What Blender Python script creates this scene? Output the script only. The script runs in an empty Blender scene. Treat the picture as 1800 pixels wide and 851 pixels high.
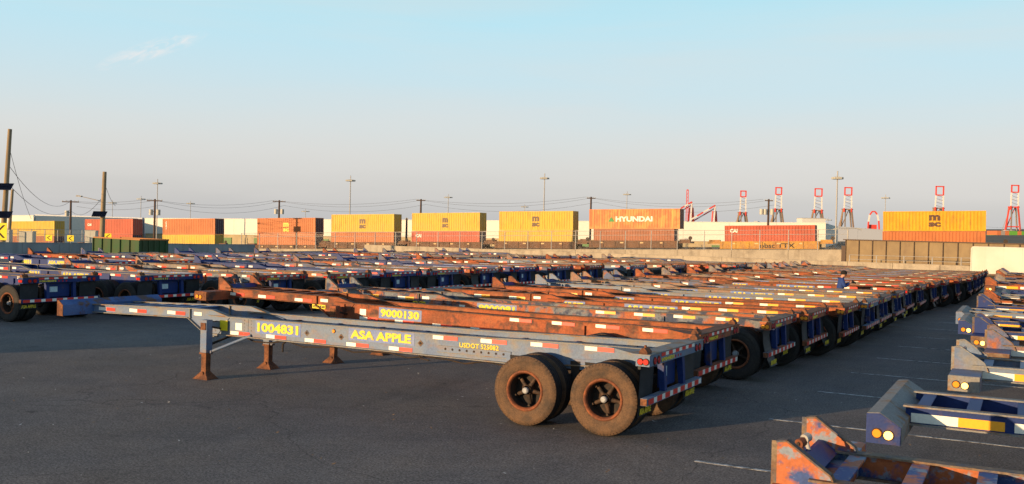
import bpy, bmesh, math, random
from mathutils import Vector, Matrix
random.seed(7)
C = bpy.context.scene.collection
SC = bpy.context.scene
R = math.radians
# ------------------------------------------------------------------ camera
CAM = Vector((4.485, -12.34, 2.853)); YAW, PITCH, ROLL, FPX = -0.49504, 0.01194, 0.02423, 1676.0
fw = Vector((math.sin(YAW)*math.cos(PITCH), math.cos(YAW)*math.cos(PITCH), -math.sin(PITCH)))
rt0 = Vector((math.cos(YAW), -math.sin(YAW), 0)); up0 = rt0.cross(fw)
rt = rt0*math.cos(ROLL) + up0*math.sin(ROLL); up = up0*math.cos(ROLL) - rt0*math.sin(ROLL)
cd = bpy.data.cameras.new('camera'); cam = bpy.data.objects.new('camera', cd); C.objects.link(cam)
cam.matrix_world = Matrix(((rt.x, up.x, -fw.x, CAM.x), (rt.y, up.y, -fw.y, CAM.y), (rt.z, up.z, -fw.z, CAM.z), (0, 0, 0, 1)))
cd.sensor_width = 36; cd.lens = 36*FPX/1800; cd.clip_start = .1; cd.clip_end = 20000
SC.camera = cam
def at(px, py, Z):            # a point of the place that the photograph shows at (px, py), Z metres deep
    return CAM + (fw + rt*((px-900)/FPX) + up*((425.5-py)/FPX))*Z
# ------------------------------------------------------------------ sky, sun, exposure
SUN_EL, SUN_AZ = 5.2, 206.5
w = bpy.data.worlds.new("World"); SC.world = w; w.use_nodes = True
nt = w.node_tree; nt.nodes.clear()
out = nt.nodes.new('ShaderNodeOutputWorld'); bg = nt.nodes.new('ShaderNodeBackground')
sky = nt.nodes.new('ShaderNodeTexSky'); sky.sky_type = 'NISHITA'; sky.sun_disc = False
sky.sun_elevation = R(SUN_EL); sky.sun_rotation = R(SUN_AZ); sky.altitude = 10
sky.air_density = 1.0; sky.dust_density = 1.6; sky.ozone_density = 2.2
bg.inputs[1].default_value = 0.15
def wn(t, **k):
    n = nt.nodes.new(t)
    for a, b in k.items(): setattr(n, a, b)
    return n
geo = wn('ShaderNodeTexCoord'); sep = wn('ShaderNodeSeparateXYZ'); nt.links.new(geo.outputs['Generated'], sep.inputs[0])
ramp = wn('ShaderNodeValToRGB'); cr_ = ramp.color_ramp; cr_.interpolation = 'B_SPLINE'
STOPS = [(0.0, (2.55, 2.55, 2.6)), (.045, (3.2, 3.12, 3.0)), (.09, (3.55, 3.62, 3.55)), (.14, (3.0, 3.75, 4.05)), (.19, (2.65, 3.85, 4.35)), (.26, (2.1, 3.9, 4.5)), (.38, (1.2, 2.4, 3.3)), (.6, (.5, 1.0, 1.9)), (1.0, (.3, .6, 1.3))]
while len(cr_.elements) < len(STOPS): cr_.elements.new(.5)
for e_, (p_, c_) in zip(cr_.elements, STOPS): e_.position = p_; e_.color = (*[v_/5 for v_ in c_], 1)
nt.links.new(sep.outputs[2], ramp.inputs[0])
sc5 = wn('ShaderNodeVectorMath', operation='SCALE'); sc5.inputs['Scale'].default_value = 5; nt.links.new(ramp.outputs[0], sc5.inputs[0])
veil = wn('ShaderNodeMix', data_type='RGBA'); veil.inputs[0].default_value = .93
nt.links.new(sky.outputs[0], veil.inputs[6]); nt.links.new(sc5.outputs[0], veil.inputs[7])
# broad faint bands of thin cloud
mp = wn('ShaderNodeMapping'); mp.inputs['Scale'].default_value = (1, 1, 9); nt.links.new(geo.outputs['Generated'], mp.inputs[0])
nz = wn('ShaderNodeTexNoise'); nz.inputs['Scale'].default_value = 1.7; nz.inputs['Detail'].default_value = 5; nz.inputs['Roughness'].default_value = .5; nz.inputs['Distortion'].default_value = .3
nt.links.new(mp.outputs[0], nz.inputs['Vector'])
cr = wn('ShaderNodeMapRange'); cr.inputs[1].default_value = .45; cr.inputs[2].default_value = .75; cr.inputs[3].default_value = 0; cr.inputs[4].default_value = .45
nt.links.new(nz.outputs[0], cr.inputs[0])
cl = wn('ShaderNodeMix', data_type='RGBA'); cl.inputs[7].default_value = (3.6, 3.45, 3.3, 1)
nt.links.new(cr.outputs[0], cl.inputs[0]); nt.links.new(veil.outputs[2], cl.inputs[6])
# one small tuft of cirrus high on the left
def dotn(v_):
    d_ = wn('ShaderNodeVectorMath', operation='DOT_PRODUCT'); d_.inputs[1].default_value = v_; nt.links.new(geo.outputs['Generated'], d_.inputs[0]); return d_.outputs['Value']
def mth(op, a_, b_=None):
    m_ = wn('ShaderNodeMath', operation=op)
    for k_, q_ in enumerate((a_, b_)):
        if q_ is None: continue
        if isinstance(q_, (int, float)): m_.inputs[k_].default_value = q_
        else: nt.links.new(q_, m_.inputs[k_])
    return m_.outputs[0]
cd0 = (at(268, 88, 1)-CAM).normalized(); ca_ = (rt + up*.32).normalized(); cb_ = ca_.cross(cd0).normalized(); ca_ = cd0.cross(cb_).normalized()
ua = mth('DIVIDE', dotn(ca_), .05); ub = mth('DIVIDE', dotn(cb_), .009)
r2_ = mth('ADD', mth('MULTIPLY', ua, ua), mth('MULTIPLY', ub, ub))
fall = wn('ShaderNodeMapRange'); fall.inputs[1].default_value = 0; fall.inputs[2].default_value = 1.3; fall.inputs[3].default_value = 1; fall.inputs[4].default_value = 0; nt.links.new(r2_, fall.inputs[0])
front = mth('GREATER_THAN', dotn(cd0), .5)
cx = wn('ShaderNodeCombineXYZ'); nt.links.new(mth('MULTIPLY', ua, 1.6), cx.inputs[0]); nt.links.new(mth('MULTIPLY', ub, .9), cx.inputs[1])
tn = wn('ShaderNodeTexNoise'); tn.inputs['Scale'].default_value = 1.5; tn.inputs['Detail'].default_value = 7; tn.inputs['Roughness'].default_value = .6; tn.inputs['Distortion'].default_value = .8; nt.links.new(cx.outputs[0], tn.inputs['Vector'])
tr = wn('ShaderNodeMapRange'); tr.inputs[1].default_value = .42; tr.inputs[2].default_value = .72; nt.links.new(tn.outputs[0], tr.inputs[0])
wm = mth('MULTIPLY', mth('MULTIPLY', tr.outputs[0], fall.outputs[0]), front)
c2 = wn('ShaderNodeMix', data_type='RGBA'); c2.inputs[7].default_value = (4.6, 4.1, 3.9, 1); nt.links.new(mth('MULTIPLY', wm, .75), c2.inputs[0]); nt.links.new(cl.outputs[2], c2.inputs[6])
nt.links.new(c2.outputs[2], bg.inputs[0]); nt.links.new(bg.outputs[0], out.inputs[0])
sd = bpy.data.lights.new('sun', 'SUN'); sun = bpy.data.objects.new('sun', sd); C.objects.link(sun)
sd.energy = 5.0; sd.angle = R(.5); sd.color = (1, .67, .36)
az = R(SUN_AZ); el = R(SUN_EL)
sdir = Vector((math.sin(az)*math.cos(el), math.cos(az)*math.cos(el), math.sin(el)))
sun.rotation_euler = sdir.to_track_quat('Z', 'Y').to_euler()
SC.view_settings.view_transform = 'Standard'; SC.view_settings.look = 'None'; SC.view_settings.exposure = 0.5; SC.view_settings.gamma = 1
# ------------------------------------------------------------------ materials
MATS = {}
def mat(name, cols, rough=.6, metal=0., nscale=2., thr=(.4, .6), fine=40., finev=.25, bump=.15, bscale=60., stretch=(1, 1, 1), em=None, coat=0., streak=None, coords='world'):
    """cols: one colour or two mixed by a noise mask; fine grain on top; bump"""
    if name in MATS: return MATS[name]
    m = bpy.data.materials.new(name); m.use_nodes = True; n = m.node_tree; n.nodes.clear(); L = n.links.new
    N = n.nodes.new
    o = N('ShaderNodeOutputMaterial'); b = N('ShaderNodeBsdfPrincipled'); L(b.outputs[0], o.inputs[0])
    if coords == 'world': g = N('ShaderNodeNewGeometry'); pos = g.outputs['Position']
    else: g = N('ShaderNodeTexCoord'); pos = g.outputs['Object']
    mpn = N('ShaderNodeMapping'); mpn.inputs['Scale'].default_value = stretch; L(pos, mpn.inputs[0])
    if not isinstance(cols[0], (tuple, list)): cols = [cols]
    cur = None
    for i, c in enumerate(cols):
        if i == 0:
            rgb = N('ShaderNodeRGB'); rgb.outputs[0].default_value = (*c, 1); cur = rgb.outputs[0]; continue
        nz = N('ShaderNodeTexNoise'); nz.inputs['Scale'].default_value = nscale*(1 + 1.3*(i-1)); nz.inputs['Detail'].default_value = 8; nz.inputs['Roughness'].default_value = .62
        off = N('ShaderNodeVectorMath'); off.operation = 'ADD'; off.inputs[1].default_value = (i*13.1, i*7.7, i*3.3); L(mpn.outputs[0], off.inputs[0]); L(off.outputs[0], nz.inputs['Vector'])
        mr = N('ShaderNodeMapRange'); mr.inputs[1].default_value = thr[0] + .04*(i-1); mr.inputs[2].default_value = thr[1] + .04*(i-1); L(nz.outputs[0], mr.inputs[0])
        mx = N('ShaderNodeMix'); mx.data_type = 'RGBA'; mx.inputs[7].default_value = (*c, 1); L(mr.outputs[0], mx.inputs[0]); L(cur, mx.inputs[6]); cur = mx.outputs[2]
    if finev > 0:
        f = N('ShaderNodeTexNoise'); f.inputs['Scale'].default_value = fine; f.inputs['Detail'].default_value = 4; L(mpn.outputs[0], f.inputs['Vector'])
        fr = N('ShaderNodeMapRange'); fr.inputs[1].default_value = .3; fr.inputs[2].default_value = .7; fr.inputs[3].default_value = 1-finev; fr.inputs[4].default_value = 1+finev; L(f.outputs[0], fr.inputs[0])
        mu = N('ShaderNodeVectorMath'); mu.operation = 'SCALE'; L(cur, mu.inputs[0]); L(fr.outputs[0], mu.inputs['Scale']); cur = mu.outputs[0]
    if streak:
        s = N('ShaderNodeTexNoise'); s.inputs['Scale'].default_value = 1.; s.inputs['Detail'].default_value = 5
        sm = N('ShaderNodeMapping'); sm.inputs['Scale'].default_value = streak[1]; L(pos, sm.inputs[0]); L(sm.outputs[0], s.inputs['Vector'])
        sr = N('ShaderNodeMapRange'); sr.inputs[1].default_value = .52; sr.inputs[2].default_value = .72; sr.inputs[4].default_value = streak[2]; L(s.outputs[0], sr.inputs[0])
        mx = N('ShaderNodeMix'); mx.data_type = 'RGBA'; mx.inputs[7].default_value = (*streak[0], 1); L(sr.outputs[0], mx.inputs[0]); L(cur, mx.inputs[6]); cur = mx.outputs[2]
    L(cur, b.inputs['Base Color'])
    b.inputs['Roughness'].default_value = rough; b.inputs['Metallic'].default_value = metal
    b.inputs['Coat Weight'].default_value = coat; b.inputs['Specular IOR Level'].default_value = .32
    if em: b.inputs['Emission Color'].default_value = (*em[0], 1); b.inputs['Emission Strength'].default_value = em[1]
    if bump > 0:
        bn = N('ShaderNodeTexNoise'); bn.inputs['Scale'].default_value = bscale; bn.inputs['Detail'].default_value = 3; L(mpn.outputs[0], bn.inputs['Vector'])
        bu = N('ShaderNodeBump'); bu.inputs['Strength'].default_value = bump; bu.inputs['Distance'].default_value = .01; L(bn.outputs[0], bu.inputs['Height']); L(bu.outputs[0], b.inputs['Normal'])
    MATS[name] = m
    return m
ST = (1, 1, 1)
RUST = (.30, .085, .022); ORNG = (.34, .09, .034); DKR = (.12, .04, .02); BLUE = (.005, .026, .14); GREY = (.135, .19, .285)
PAINT = {
 'grey': mat('weathered_grey_paint', [GREY, (.10, .155, .27), (.19, .19, .19)], .55, nscale=1.3, thr=(.45, .62), finev=.14, streak=((.24, .12, .05), (3, 3, 9), .5)),
 'rust': mat('orange_rust_paint', [ORNG, (.22, .068, .03), (.085, .045, .034)], .75, nscale=1.6, thr=(.45, .6), finev=.22, streak=((.48, .20, .09), (2, 2, 8), .35)),
 'blue': mat('dark_blue_paint', [BLUE, (.009, .038, .17), (.11, .055, .035)], .55, nscale=1.2, thr=(.52, .68), finev=.12),
 'patchy': mat('patchy_grey_rust_paint', [(.15, .17, .20), (.36, .10, .035), (.035, .05, .10)], .65, nscale=1.5, thr=(.46, .54), finev=.22),
 'tan': mat('faded_tan_paint', [(.22, .19, .165), (.32, .12, .05), (.12, .125, .16)], .65, nscale=1.4, thr=(.48, .6), finev=.22),
 'flame': mat('orange_and_blue_paint', [(.40, .115, .04), (.03, .07, .22), (.20, .24, .30)], .6, nscale=2.2, thr=(.48, .54), finev=.15),
 'pink': mat('faded_blue_rust_paint', [(.09, .12, .21), (.26, .14, .10), (.32, .10, .04)], .65, nscale=1.1, thr=(.5, .6), finev=.2),
}
EDGE = mat('worn_rusty_edge', [(.15, .085, .05), (.22, .165, .11), (.09, .095, .115)], .85, nscale=3, thr=(.45, .6), finev=.25)
EDGEG = mat('worn_grey_edge', [(.22, .215, .20), (.24, .14, .07)], .75, nscale=3, thr=(.52, .62), finev=.2)
RUSTM = mat('bare_rust', [(.20, .078, .034), (.10, .042, .024)], .85, nscale=6, thr=(.42, .6), finev=.3)
TYRE = mat('dusty_sunlit_tyre_rubber', [(.125, .072, .040), (.060, .042, .030)], .85, nscale=5, thr=(.4, .65), finev=.25, fine=60, bump=.35, bscale=70)  # dusty brown with the warm sunlight on the front tyres put into it
TYREK = mat('black_tyre_rubber', [(.030, .028, .027), (.05, .04, .032)], .85, nscale=4, thr=(.45, .7), finev=.25, bump=.3)
BOLS = mat('blue_bolster_paint', [(.07, .14, .32), (.04, .09, .24), (.10, .06, .045)], .5, nscale=1.2, thr=(.47, .56), finev=.12)
TREAD = mat('black_tyre_tread', [(.018, .017, .017)], .8, finev=.3, bump=.3)
RIM = mat('orange_rim_paint', [(.26, .08, .028), (.13, .045, .022)], .7, nscale=9, finev=.2)
BRONZE = mat('rusty_spoke_iron', [(.09, .05, .03), (.025, .018, .014)], .7, nscale=8, finev=.25)
HUBM = mat('grey_hub_cap', [(.33, .34, .35)], .5, finev=.2)
DARKM = mat('dark_underside_iron', [(.02, .018, .018), (.05, .03, .02)], .8, nscale=6, finev=.2)
BLACKR = mat('black_mudflap_rubber', [(.022, .024, .028), (.05, .05, .055)], .6, nscale=5, thr=(.5, .75), finev=.15)
WHITE = mat('white_reflective_tape', [(.86, .84, .74)], .35, finev=.06, bump=0)
REDT = mat('red_reflective_tape', [(.75, .05, .03)], .35, finev=.08, bump=0)
AMBT = mat('amber_reflective_tape', [(.95, .42, .03)], .35, finev=.05, bump=0)
REDL = mat('red_lamp_lens', [(.55, .02, .015)], .2, finev=0, bump=0, coat=.5)
AMBL = mat('amber_lamp_lens', [(.9, .32, .03)], .2, finev=0, bump=0, coat=.5)
AMBG = mat('amber_lens_flash_glow', [(.95, .5, .1)], .2, finev=0, bump=0, em=((1, .55, .12), 3.0))  # emission stands in for flash light thrown back by unlit amber lenses
YEL = mat('yellow_lettering', [(.80, .60, .04), (.52, .42, .12)], .6, nscale=9, thr=(.52, .66), finev=.2, bump=0)
DECB = mat('blue_decal_film', [(.10, .18, .46), (.17, .22, .38)], .5, nscale=5, finev=.15, bump=0)
PLATE = mat('pale_licence_plate', [(.55, .68, .72)], .4, finev=.15, fine=30, bump=0)
YLAB = mat('yellow_notice', [(.88, .68, .02)], .5, finev=.1, bump=0)
IRONM = mat('dark_label_ink', [(.03, .03, .03)], .6, bump=0)
STEEL = mat('galvanised_steel', [(.42, .41, .38), (.33, .31, .28)], .5, nscale=5, finev=.1)
# ------------------------------------------------------------------ mesh helpers
class MB:
    def __init__(s): s.v = []; s.f = []; s.m = []; s.sm = []
    def add(s, vs, fs, mi=0, smooth=False):
        o = len(s.v); s.v += [tuple(v) for v in vs]
        for f in fs: s.f.append(tuple(i+o for i in f)); s.m.append(mi); s.sm.append(smooth)
        return s
    def box(s, x0, x1, y0, y1, z0, z1, mi=0):
        vs = [(x, y, z) for z in (z0, z1) for y in (y0, y1) for x in (x0, x1)]
        return s.add(vs, [(0, 2, 3, 1), (4, 5, 7, 6), (0, 1, 5, 4), (2, 6, 7, 3), (0, 4, 6, 2), (1, 3, 7, 5)], mi)
    def prism(s, poly, y0, y1, mi=0):      # polygon in x, z pulled along y
        n = len(poly)
        a = sum(poly[i][0]*poly[(i+1) % n][1]-poly[(i+1) % n][0]*poly[i][1] for i in range(n))
        if a < 0: poly = poly[::-1]
        vs = [(x, y0, z) for x, z in poly] + [(x, y1, z) for x, z in poly]
        fs = [tuple(range(n)), tuple(range(2*n-1, n-1, -1))] + [(i, i+n, (i+1) % n+n, (i+1) % n) for i in range(n)]
        return s.add(vs, fs, mi)
    def cyl(s, p0, p1, r0, r1=None, n=12, mi=0, cap=True, smooth=True):
        r1 = r0 if r1 is None else r1
        p0 = Vector(p0); p1 = Vector(p1); d = (p1-p0).normalized()
        a = d.orthogonal().normalized(); b = d.cross(a)
        vs = [p0+(a*math.cos(2*math.pi*i/n)+b*math.sin(2*math.pi*i/n))*r0 for i in range(n)] + [p1+(a*math.cos(2*math.pi*i/n)+b*math.sin(2*math.pi*i/n))*r1 for i in range(n)]
        s.add(vs, [(i, (i+1) % n, (i+1) % n+n, i+n) for i in range(n)], mi, smooth)
        if cap: s.add(vs[:n], [tuple(range(n-1, -1, -1))], mi); s.add(vs[n:], [tuple(range(n))], mi)
        return s
    def bar(s, p0, p1, wdt, h=None, mi=0):   # square bar between two points
        h = h or wdt; p0 = Vector(p0); p1 = Vector(p1); d = (p1-p0).normalized()
        a = d.cross(Vector((0, 0, 1)));
        if a.length < 1e-3: a = Vector((1, 0, 0))
        a.normalize(); b = a.cross(d)
        c = [(-1, -1), (1, -1), (1, 1), (-1, 1)]
        vs = [p+a*(u*wdt/2)+b*(v*h/2) for p in (p0, p1) for u, v in c]
        return s.add(vs, [(3, 2, 1, 0), (4, 5, 6, 7)] + [(i, (i+1) % 4, (i+1) % 4+4, i+4) for i in range(4)], mi)
    def lathe(s, prof, cx, cz, n=40, mi=0, sgn=1):     # profile (y, r) about the y axis through (cx, cz)
        k = len(prof); vs = []
        for i in range(n):
            t = 2*math.pi*i/n
            vs += [(cx+r*math.cos(t), y, cz+r*math.sin(t)) for y, r in prof]
        fs = []
        for i in range(n):
            for j in range(k-1):
                q = (i*k+j, i*k+j+1, ((i+1) % n)*k+j+1, ((i+1) % n)*k+j)
                fs.append(q if sgn > 0 else q[::-1])
        return s.add(vs, fs, mi, True)
    def mesh(s, name, mats):
        me = bpy.data.meshes.new(name); me.from_pydata(s.v, [], s.f)
        for m in mats: me.materials.append(m)
        me.polygons.foreach_set('material_index', s.m); me.polygons.foreach_set('use_smooth', s.sm); me.update()
        return me
def link(name, data, parent=None, loc=None, rot=None, paint=None, scale=None):
    o = bpy.data.objects.new(name, data); C.objects.link(o)
    if parent: o.parent = parent
    if loc is not None: o.location = loc
    if rot is not None: o.rotation_euler = rot
    if scale is not None: o.scale = scale
    if paint is not None:
        for i, m in enumerate(paint):
            if i < len(o.material_slots): o.material_slots[i].link = 'OBJECT'; o.material_slots[i].material = m
    return o
def tag(o, label=None, cat=None, group=None, kind=None):
    if label: o['label'] = label
    if cat: o['category'] = cat
    if group: o['group'] = group
    if kind: o['kind'] = kind
    return o
def empty(name, loc, rot=(0, 0, 0)):
    o = bpy.data.objects.new(name, None); C.objects.link(o); o.location = loc; o.rotation_euler = rot; o.empty_display_size = .3; return o
TEXTS = {}
def text_mesh(txt, wdt, h, m, bold=.03, mirror=False):
    """lettering scaled to width x height, origin at its lower left, in the XY plane"""
    key = (txt, wdt, h, m.name)
    if key in TEXTS: return TEXTS[key]
    cu = bpy.data.curves.new('t', 'FONT'); cu.body = txt; cu.offset = bold; cu.extrude = .004; cu.resolution_u = 3; cu.space_line = .8; cu.align_x = 'CENTER' if '\n' in txt else 'LEFT'
    ob = bpy.data.objects.new('t', cu); C.objects.link(ob)
    dg = bpy.context.evaluated_depsgraph_get()
    me = bpy.data.meshes.new_from_object(ob.evaluated_get(dg)); bpy.data.objects.remove(ob)
    xs = [v.co.x for v in me.vertices]; ys = [v.co.y for v in me.vertices]
    x0, x1, y0, y1 = min(xs), max(xs), min(ys), max(ys)
    for v in me.vertices: v.co = ((v.co.x-x0)/(x1-x0)*wdt, (v.co.y-y0)/(y1-y0)*h, v.co.z)
    me.materials.clear(); me.materials.append(m); TEXTS[key] = me
    return me
CACHE = {}
def cached(key, fn):
    if key not in CACHE: CACHE[key] = fn()
    return CACHE[key]
# ------------------------------------------------------------------ ground
GRD = bpy.data.materials.new('asphalt'); GRD.use_nodes = True
def asphalt():
    n = GRD.node_tree; n.nodes.clear(); N = n.nodes.new; L = n.links.new
    o = N('ShaderNodeOutputMaterial'); b = N('ShaderNodeBsdfPrincipled'); L(b.outputs[0], o.inputs[0])
    g = N('ShaderNodeNewGeometry'); pos = g.outputs['Position']
    def noise(s, d=5, r=.6, dist=0, sc=None):
        t = N('ShaderNodeTexNoise'); t.inputs['Scale'].default_value = s; t.inputs['Detail'].default_value = d; t.inputs['Roughness'].default_value = r; t.inputs['Distortion'].default_value = dist
        if sc: mm = N('ShaderNodeMapping'); mm.inputs['Scale'].default_value = sc; L(pos, mm.inputs[0]); L(mm.outputs[0], t.inputs['Vector'])
        else: L(pos, t.inputs['Vector'])
        return t.outputs[0]
    def rng(x, a, b_, c, d):
        t = N('ShaderNodeMapRange'); t.inputs[1].default_value = a; t.inputs[2].default_value = b_; t.inputs[3].default_value = c; t.inputs[4].default_value = d; L(x, t.inputs[0]); return t.outputs[0]
    def mul(a, b_):
        t = N('ShaderNodeMath'); t.operation = 'MULTIPLY'; L(a, t.inputs[0]); L(b_, t.inputs[1]); return t.outputs[0]
    v = mul(rng(noise(.12, 4), .3, .7, .8, 1.2), rng(noise(1.1, 6, .7), .3, .7, .82, 1.18))
    v = mul(v, rng(noise(34, 2, .6), .36, .64, .55, 1.45)); v = mul(v, rng(noise(95, 2, .8), .35, .65, .5, 1.5)); v = mul(v, rng(noise(9, 3, .7), .35, .65, .86, 1.14))
    v = mul(v, rng(noise(240, 1, .5), .3, .7, .7, 1.35))
    v = mul(v, rng(noise(.5, 5, .6, .5, (1, .25, 1)), .58, .70, 1, .68)); v = mul(v, rng(noise(1.7, 3, .5, .3), .70, .76, 1, .5))      # oil drips and dark stains
    # cracks
    vo = N('ShaderNodeTexVoronoi'); vo.feature = 'DISTANCE_TO_EDGE'; vo.inputs['Scale'].default_value = .16
    ad = N('ShaderNodeMixRGB'); ad.blend_type = 'ADD'; ad.inputs[0].default_value = .9
    nn = N('ShaderNodeTexNoise'); nn.inputs['Scale'].default_value = .9; nn.inputs['Detail'].default_value = 6; L(pos, nn.inputs['Vector'])
    L(pos, ad.inputs[1]); L(nn.outputs['Color'], ad.inputs[2]); L(ad.outputs[0], vo.inputs['Vector'])
    crk = rng(vo.outputs['Distance'], .0005, .0022, .58, 1); v = mul(v, crk)
    # pale grit
    gr = N('ShaderNodeTexVoronoi'); gr.inputs['Scale'].default_value = 3.1; L(pos, gr.inputs['Vector'])
    grit = rng(gr.outputs['Distance'], .018, .028, 5, 1); v = mul(v, grit)
    col = N('ShaderNodeMix'); col.data_type = 'RGBA'; col.inputs[6].default_value = (.124, .112, .104, 1); col.inputs[7].default_value = (.15, .126, .106, 1)
    L(rng(noise(.3, 4, .6), .42, .62, 0, 1), col.inputs[0])
    sc = N('ShaderNodeVectorMath'); sc.operation = 'SCALE'; L(col.outputs[2], sc.inputs[0]); L(v, sc.inputs['Scale']); L(sc.outputs[0], b.inputs['Base Color'])
    b.inputs['Roughness'].default_value = .86; b.inputs['Specular IOR Level'].default_value = .35
    bu = N('ShaderNodeBump'); bu.inputs['Strength'].default_value = .75; bu.inputs['Distance'].default_value = .006; L(noise(110, 3, .7), bu.inputs['Height']); L(bu.outputs[0], b.inputs['Normal'])
asphalt()
g = MB(); g.add([(-66.5, -160, 0), (260, -160, 0), (260, 82, 0), (-6, 80, 0), (-40, 80, 0), (-66.5, 80, 0)], [(0, 1, 2, 3, 4, 5)])
tag(link('yard_ground', g.mesh('yard_ground', [GRD])), kind='structure')
FIELD = mat('dry_rail_land', [(.16, .13, .09), (.10, .09, .06)], .95, nscale=.05, finev=.3, fine=2)
def outer(Xc, Zc, dz=0.):                         # land outside the yard: level, the yard itself tilts slightly
    p = CAM + rt0*Xc + Vector((-.47506, .87995, 0))*Zc
    return (p.x, p.y, -.9 + .028*Xc + dz)
g = MB(); g.add([outer(-4000, -500, -1), outer(4000, -500, -60), outer(9000, 60, -200), outer(4000, 60, -60), outer(5000, 9000), outer(-5000, 9000)], [(0, 1, 2, 3, 4, 5)])
g = MB()
g.add([outer(-5000, 60), outer(-60, 60), outer(30, 92), outer(300, 92), outer(5000, 92), outer(6000, 9000), outer(-6000, 9000)], [(0, 1, 2, 3, 4, 5, 6)])
g.add([(-5000, -5000, -3.2), (5000, -5000, -3.2), (5000, 3000, -3.2), (-5000, 3000, -3.2)], [(0, 1, 2, 3)])
tag(link('rail_land', g.mesh('rail_land', [FIELD])), kind='structure')
LINE = mat('worn_white_line', [(.48, .48, .46), (.12, .12, .12)], .8, nscale=7, thr=(.47, .60), finev=.3)
for i, y in enumerate([-.65, 2.72, 5.95, 8.98, 12.02, 15.1, 18.1, 21.2, 24.2, 27.3, 30.3, 33.4]):
    g = MB().box(.9 + .04*y, 7.5, y-.035, y+.035, .003, .006)
    tag(link('parking_line', g.mesh('parking_line', [LINE])), kind='structure')
# ------------------------------------------------------------------ container chassis
LEN = 12.36; RY = .50     # rails at y = +-RY, near side is y = -1.22
def wheel_mesh(outer_side):
    s = -1 if outer_side < 0 else 1
    m = MB()
    # rim ring and deep barrel, face toward s
    m.lathe([(s*.122, .300), (s*.137, .288), (s*.135, .272), (s*.11, .258), (s*.09, .25)], 0, 0, 36, 0, -s); m.lathe([(s*.09, .25), (-s*.10, .245)], 0, 0, 36, 2, -s)
    m.cyl((0, -s*.10, 0), (0, -s*.105, 0), .25, n=24, mi=2)
    for k in range(5):
        t = 2*math.pi*k/5 + .5
        d = Vector((math.cos(t), 0, math.sin(t)))
        m.cyl(d*.05 + Vector((0, -s*.01, 0)), d*.245 + Vector((0, -s*.05, 0)), .036, .026, 8, 1)
        m.cyl(d*.225 + Vector((0, -s*.06, 0)), d*.225 + Vector((0, s*.02, 0)), .018, .018, 6, 1)
    m.cyl((0, -s*.1, 0), (0, s*.05, 0), .085, .07, 14, 1)
    return m.mesh('wheel', [RIM, BRONZE, DARKM])
def tyre_mesh(TY=None):
    TY = TY or TYRE
    m = MB(); w_ = .125; r = .515
    m.lathe([(-w_*.86, .288), (-w_, .31), (-w_-.006, .36), (-w_-.012, .40), (-w_-.006, .425), (-w_-.010, .43), (-w_-.002, .455), (-w_*.93, .485), (-w_*.8, .508)], 0, 0, 48, 0, 1)
    prof = [(-w_*.8, .508), (-w_*.5, .515), (-w_*.48, .503), (-w_*.40, .503), (-w_*.38, .515), (-.01, .515), (-.008, .503), (.008, .503), (.01, .515), (w_*.38, .515), (w_*.40, .503), (w_*.48, .503), (w_*.5, .515), (w_*.8, .508)]
    m.lathe(prof, 0, 0, 48, 1, 1)
    m.lathe([(w_*.8, .508), (w_*.93, .485), (w_+.01, .42), (w_, .31), (w_*.86, .288)], 0, 0, 48, 0, 1)
    m.lathe([(w_*.86, .288), (-w_*.86, .288)], 0, 0, 48, 1, 1)
    for k in range(60):                                      # moulded shoulder lugs
        t = 2*math.pi*k/60
        a = Vector((math.cos(t), 0, math.sin(t)))
        for sgn in (-1, 1):
            p = a*.478 + Vector((0, sgn*w_*.955, 0)); q = a*.498 + Vector((0, sgn*w_*.87, 0))
            m.bar(p, q, .016, .008, 0)
    return m.mesh('tyre', [TY, TREAD])
def hubcap_mesh(s):
    m = MB(); m.cyl((0, s*.045, 0), (0, s*.10, 0), .046, .046, 14)
    m.cyl((0, s*.10, 0), (0, s*.115, 0), .046, .030, 14)
    m.cyl((0, s*.03, 0), (0, s*.05, 0), .066, .066, 14)
    return m.mesh('hub_cap', [HUBM])
def rail_mesh(s, sh=0., stf=()):
    m = MB(); yc = s*RY; zb, zt, xr, xf = .80, 1.12, -.2, -8.95
    xf = -8.95+sh; top = [(xf, zt), (-3.6, 1.135), (-2.2, 1.165), (-1.0, 1.18), (xr, 1.18)]; bot = [(xr, 1.0), (-.45, .92), (-2.6, zb), (xf, zb)]
    m.prism(top+bot, yc-.006, yc+.006, 0)
    def fl(path, th):
        for (a, b) in zip(path[:-1], path[1:]): m.prism([a, b, (b[0], b[1]+th), (a[0], a[1]+th)], yc-.07, yc+.07, 1)
    fl(top, .018); fl(bot, -.016)
    for x in stf: m.box(x-.005, x+.005, yc+(-.052 if s < 0 else .006), yc+(-.006 if s < 0 else .052), zb+.01, 1.1, 0)
    return m.mesh('main_rail', [PAINT['grey'], EDGE])
def goose_mesh(s, low=False):
    m = MB(); yc = s*RY
    if low:                    # the nearest chassis: neck falls slightly toward its front bolster
        m.prism([(-12.22, 1.0), (-9.45, 1.06), (-9.42, 1.22), (-12.22, 1.14)], yc-.006, yc+.006, 0)
        m.prism([(-12.22, .984), (-9.43, 1.044), (-9.43, 1.06), (-12.22, 1.0)], yc-.055, yc+.055, 1); m.prism([(-12.22, 1.14), (-9.43, 1.22), (-9.43, 1.236), (-12.22, 1.156)], yc-.055, yc+.055, 1)
        return m.mesh('gooseneck_rail', [PAINT['grey'], EDGE])
    m.prism([(-12.1, 1.06), (-9.45, 1.06), (-9.42, 1.22), (-12.1, 1.22)], yc-.006, yc+.006, 0)
    for z0, z1 in ((1.044, 1.06), (1.22, 1.236)): m.box(-12.12, -9.43, yc-.055, yc+.055, z0, z1, 1)
    return m.mesh('gooseneck_rail', [PAINT['grey'], EDGE])
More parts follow.
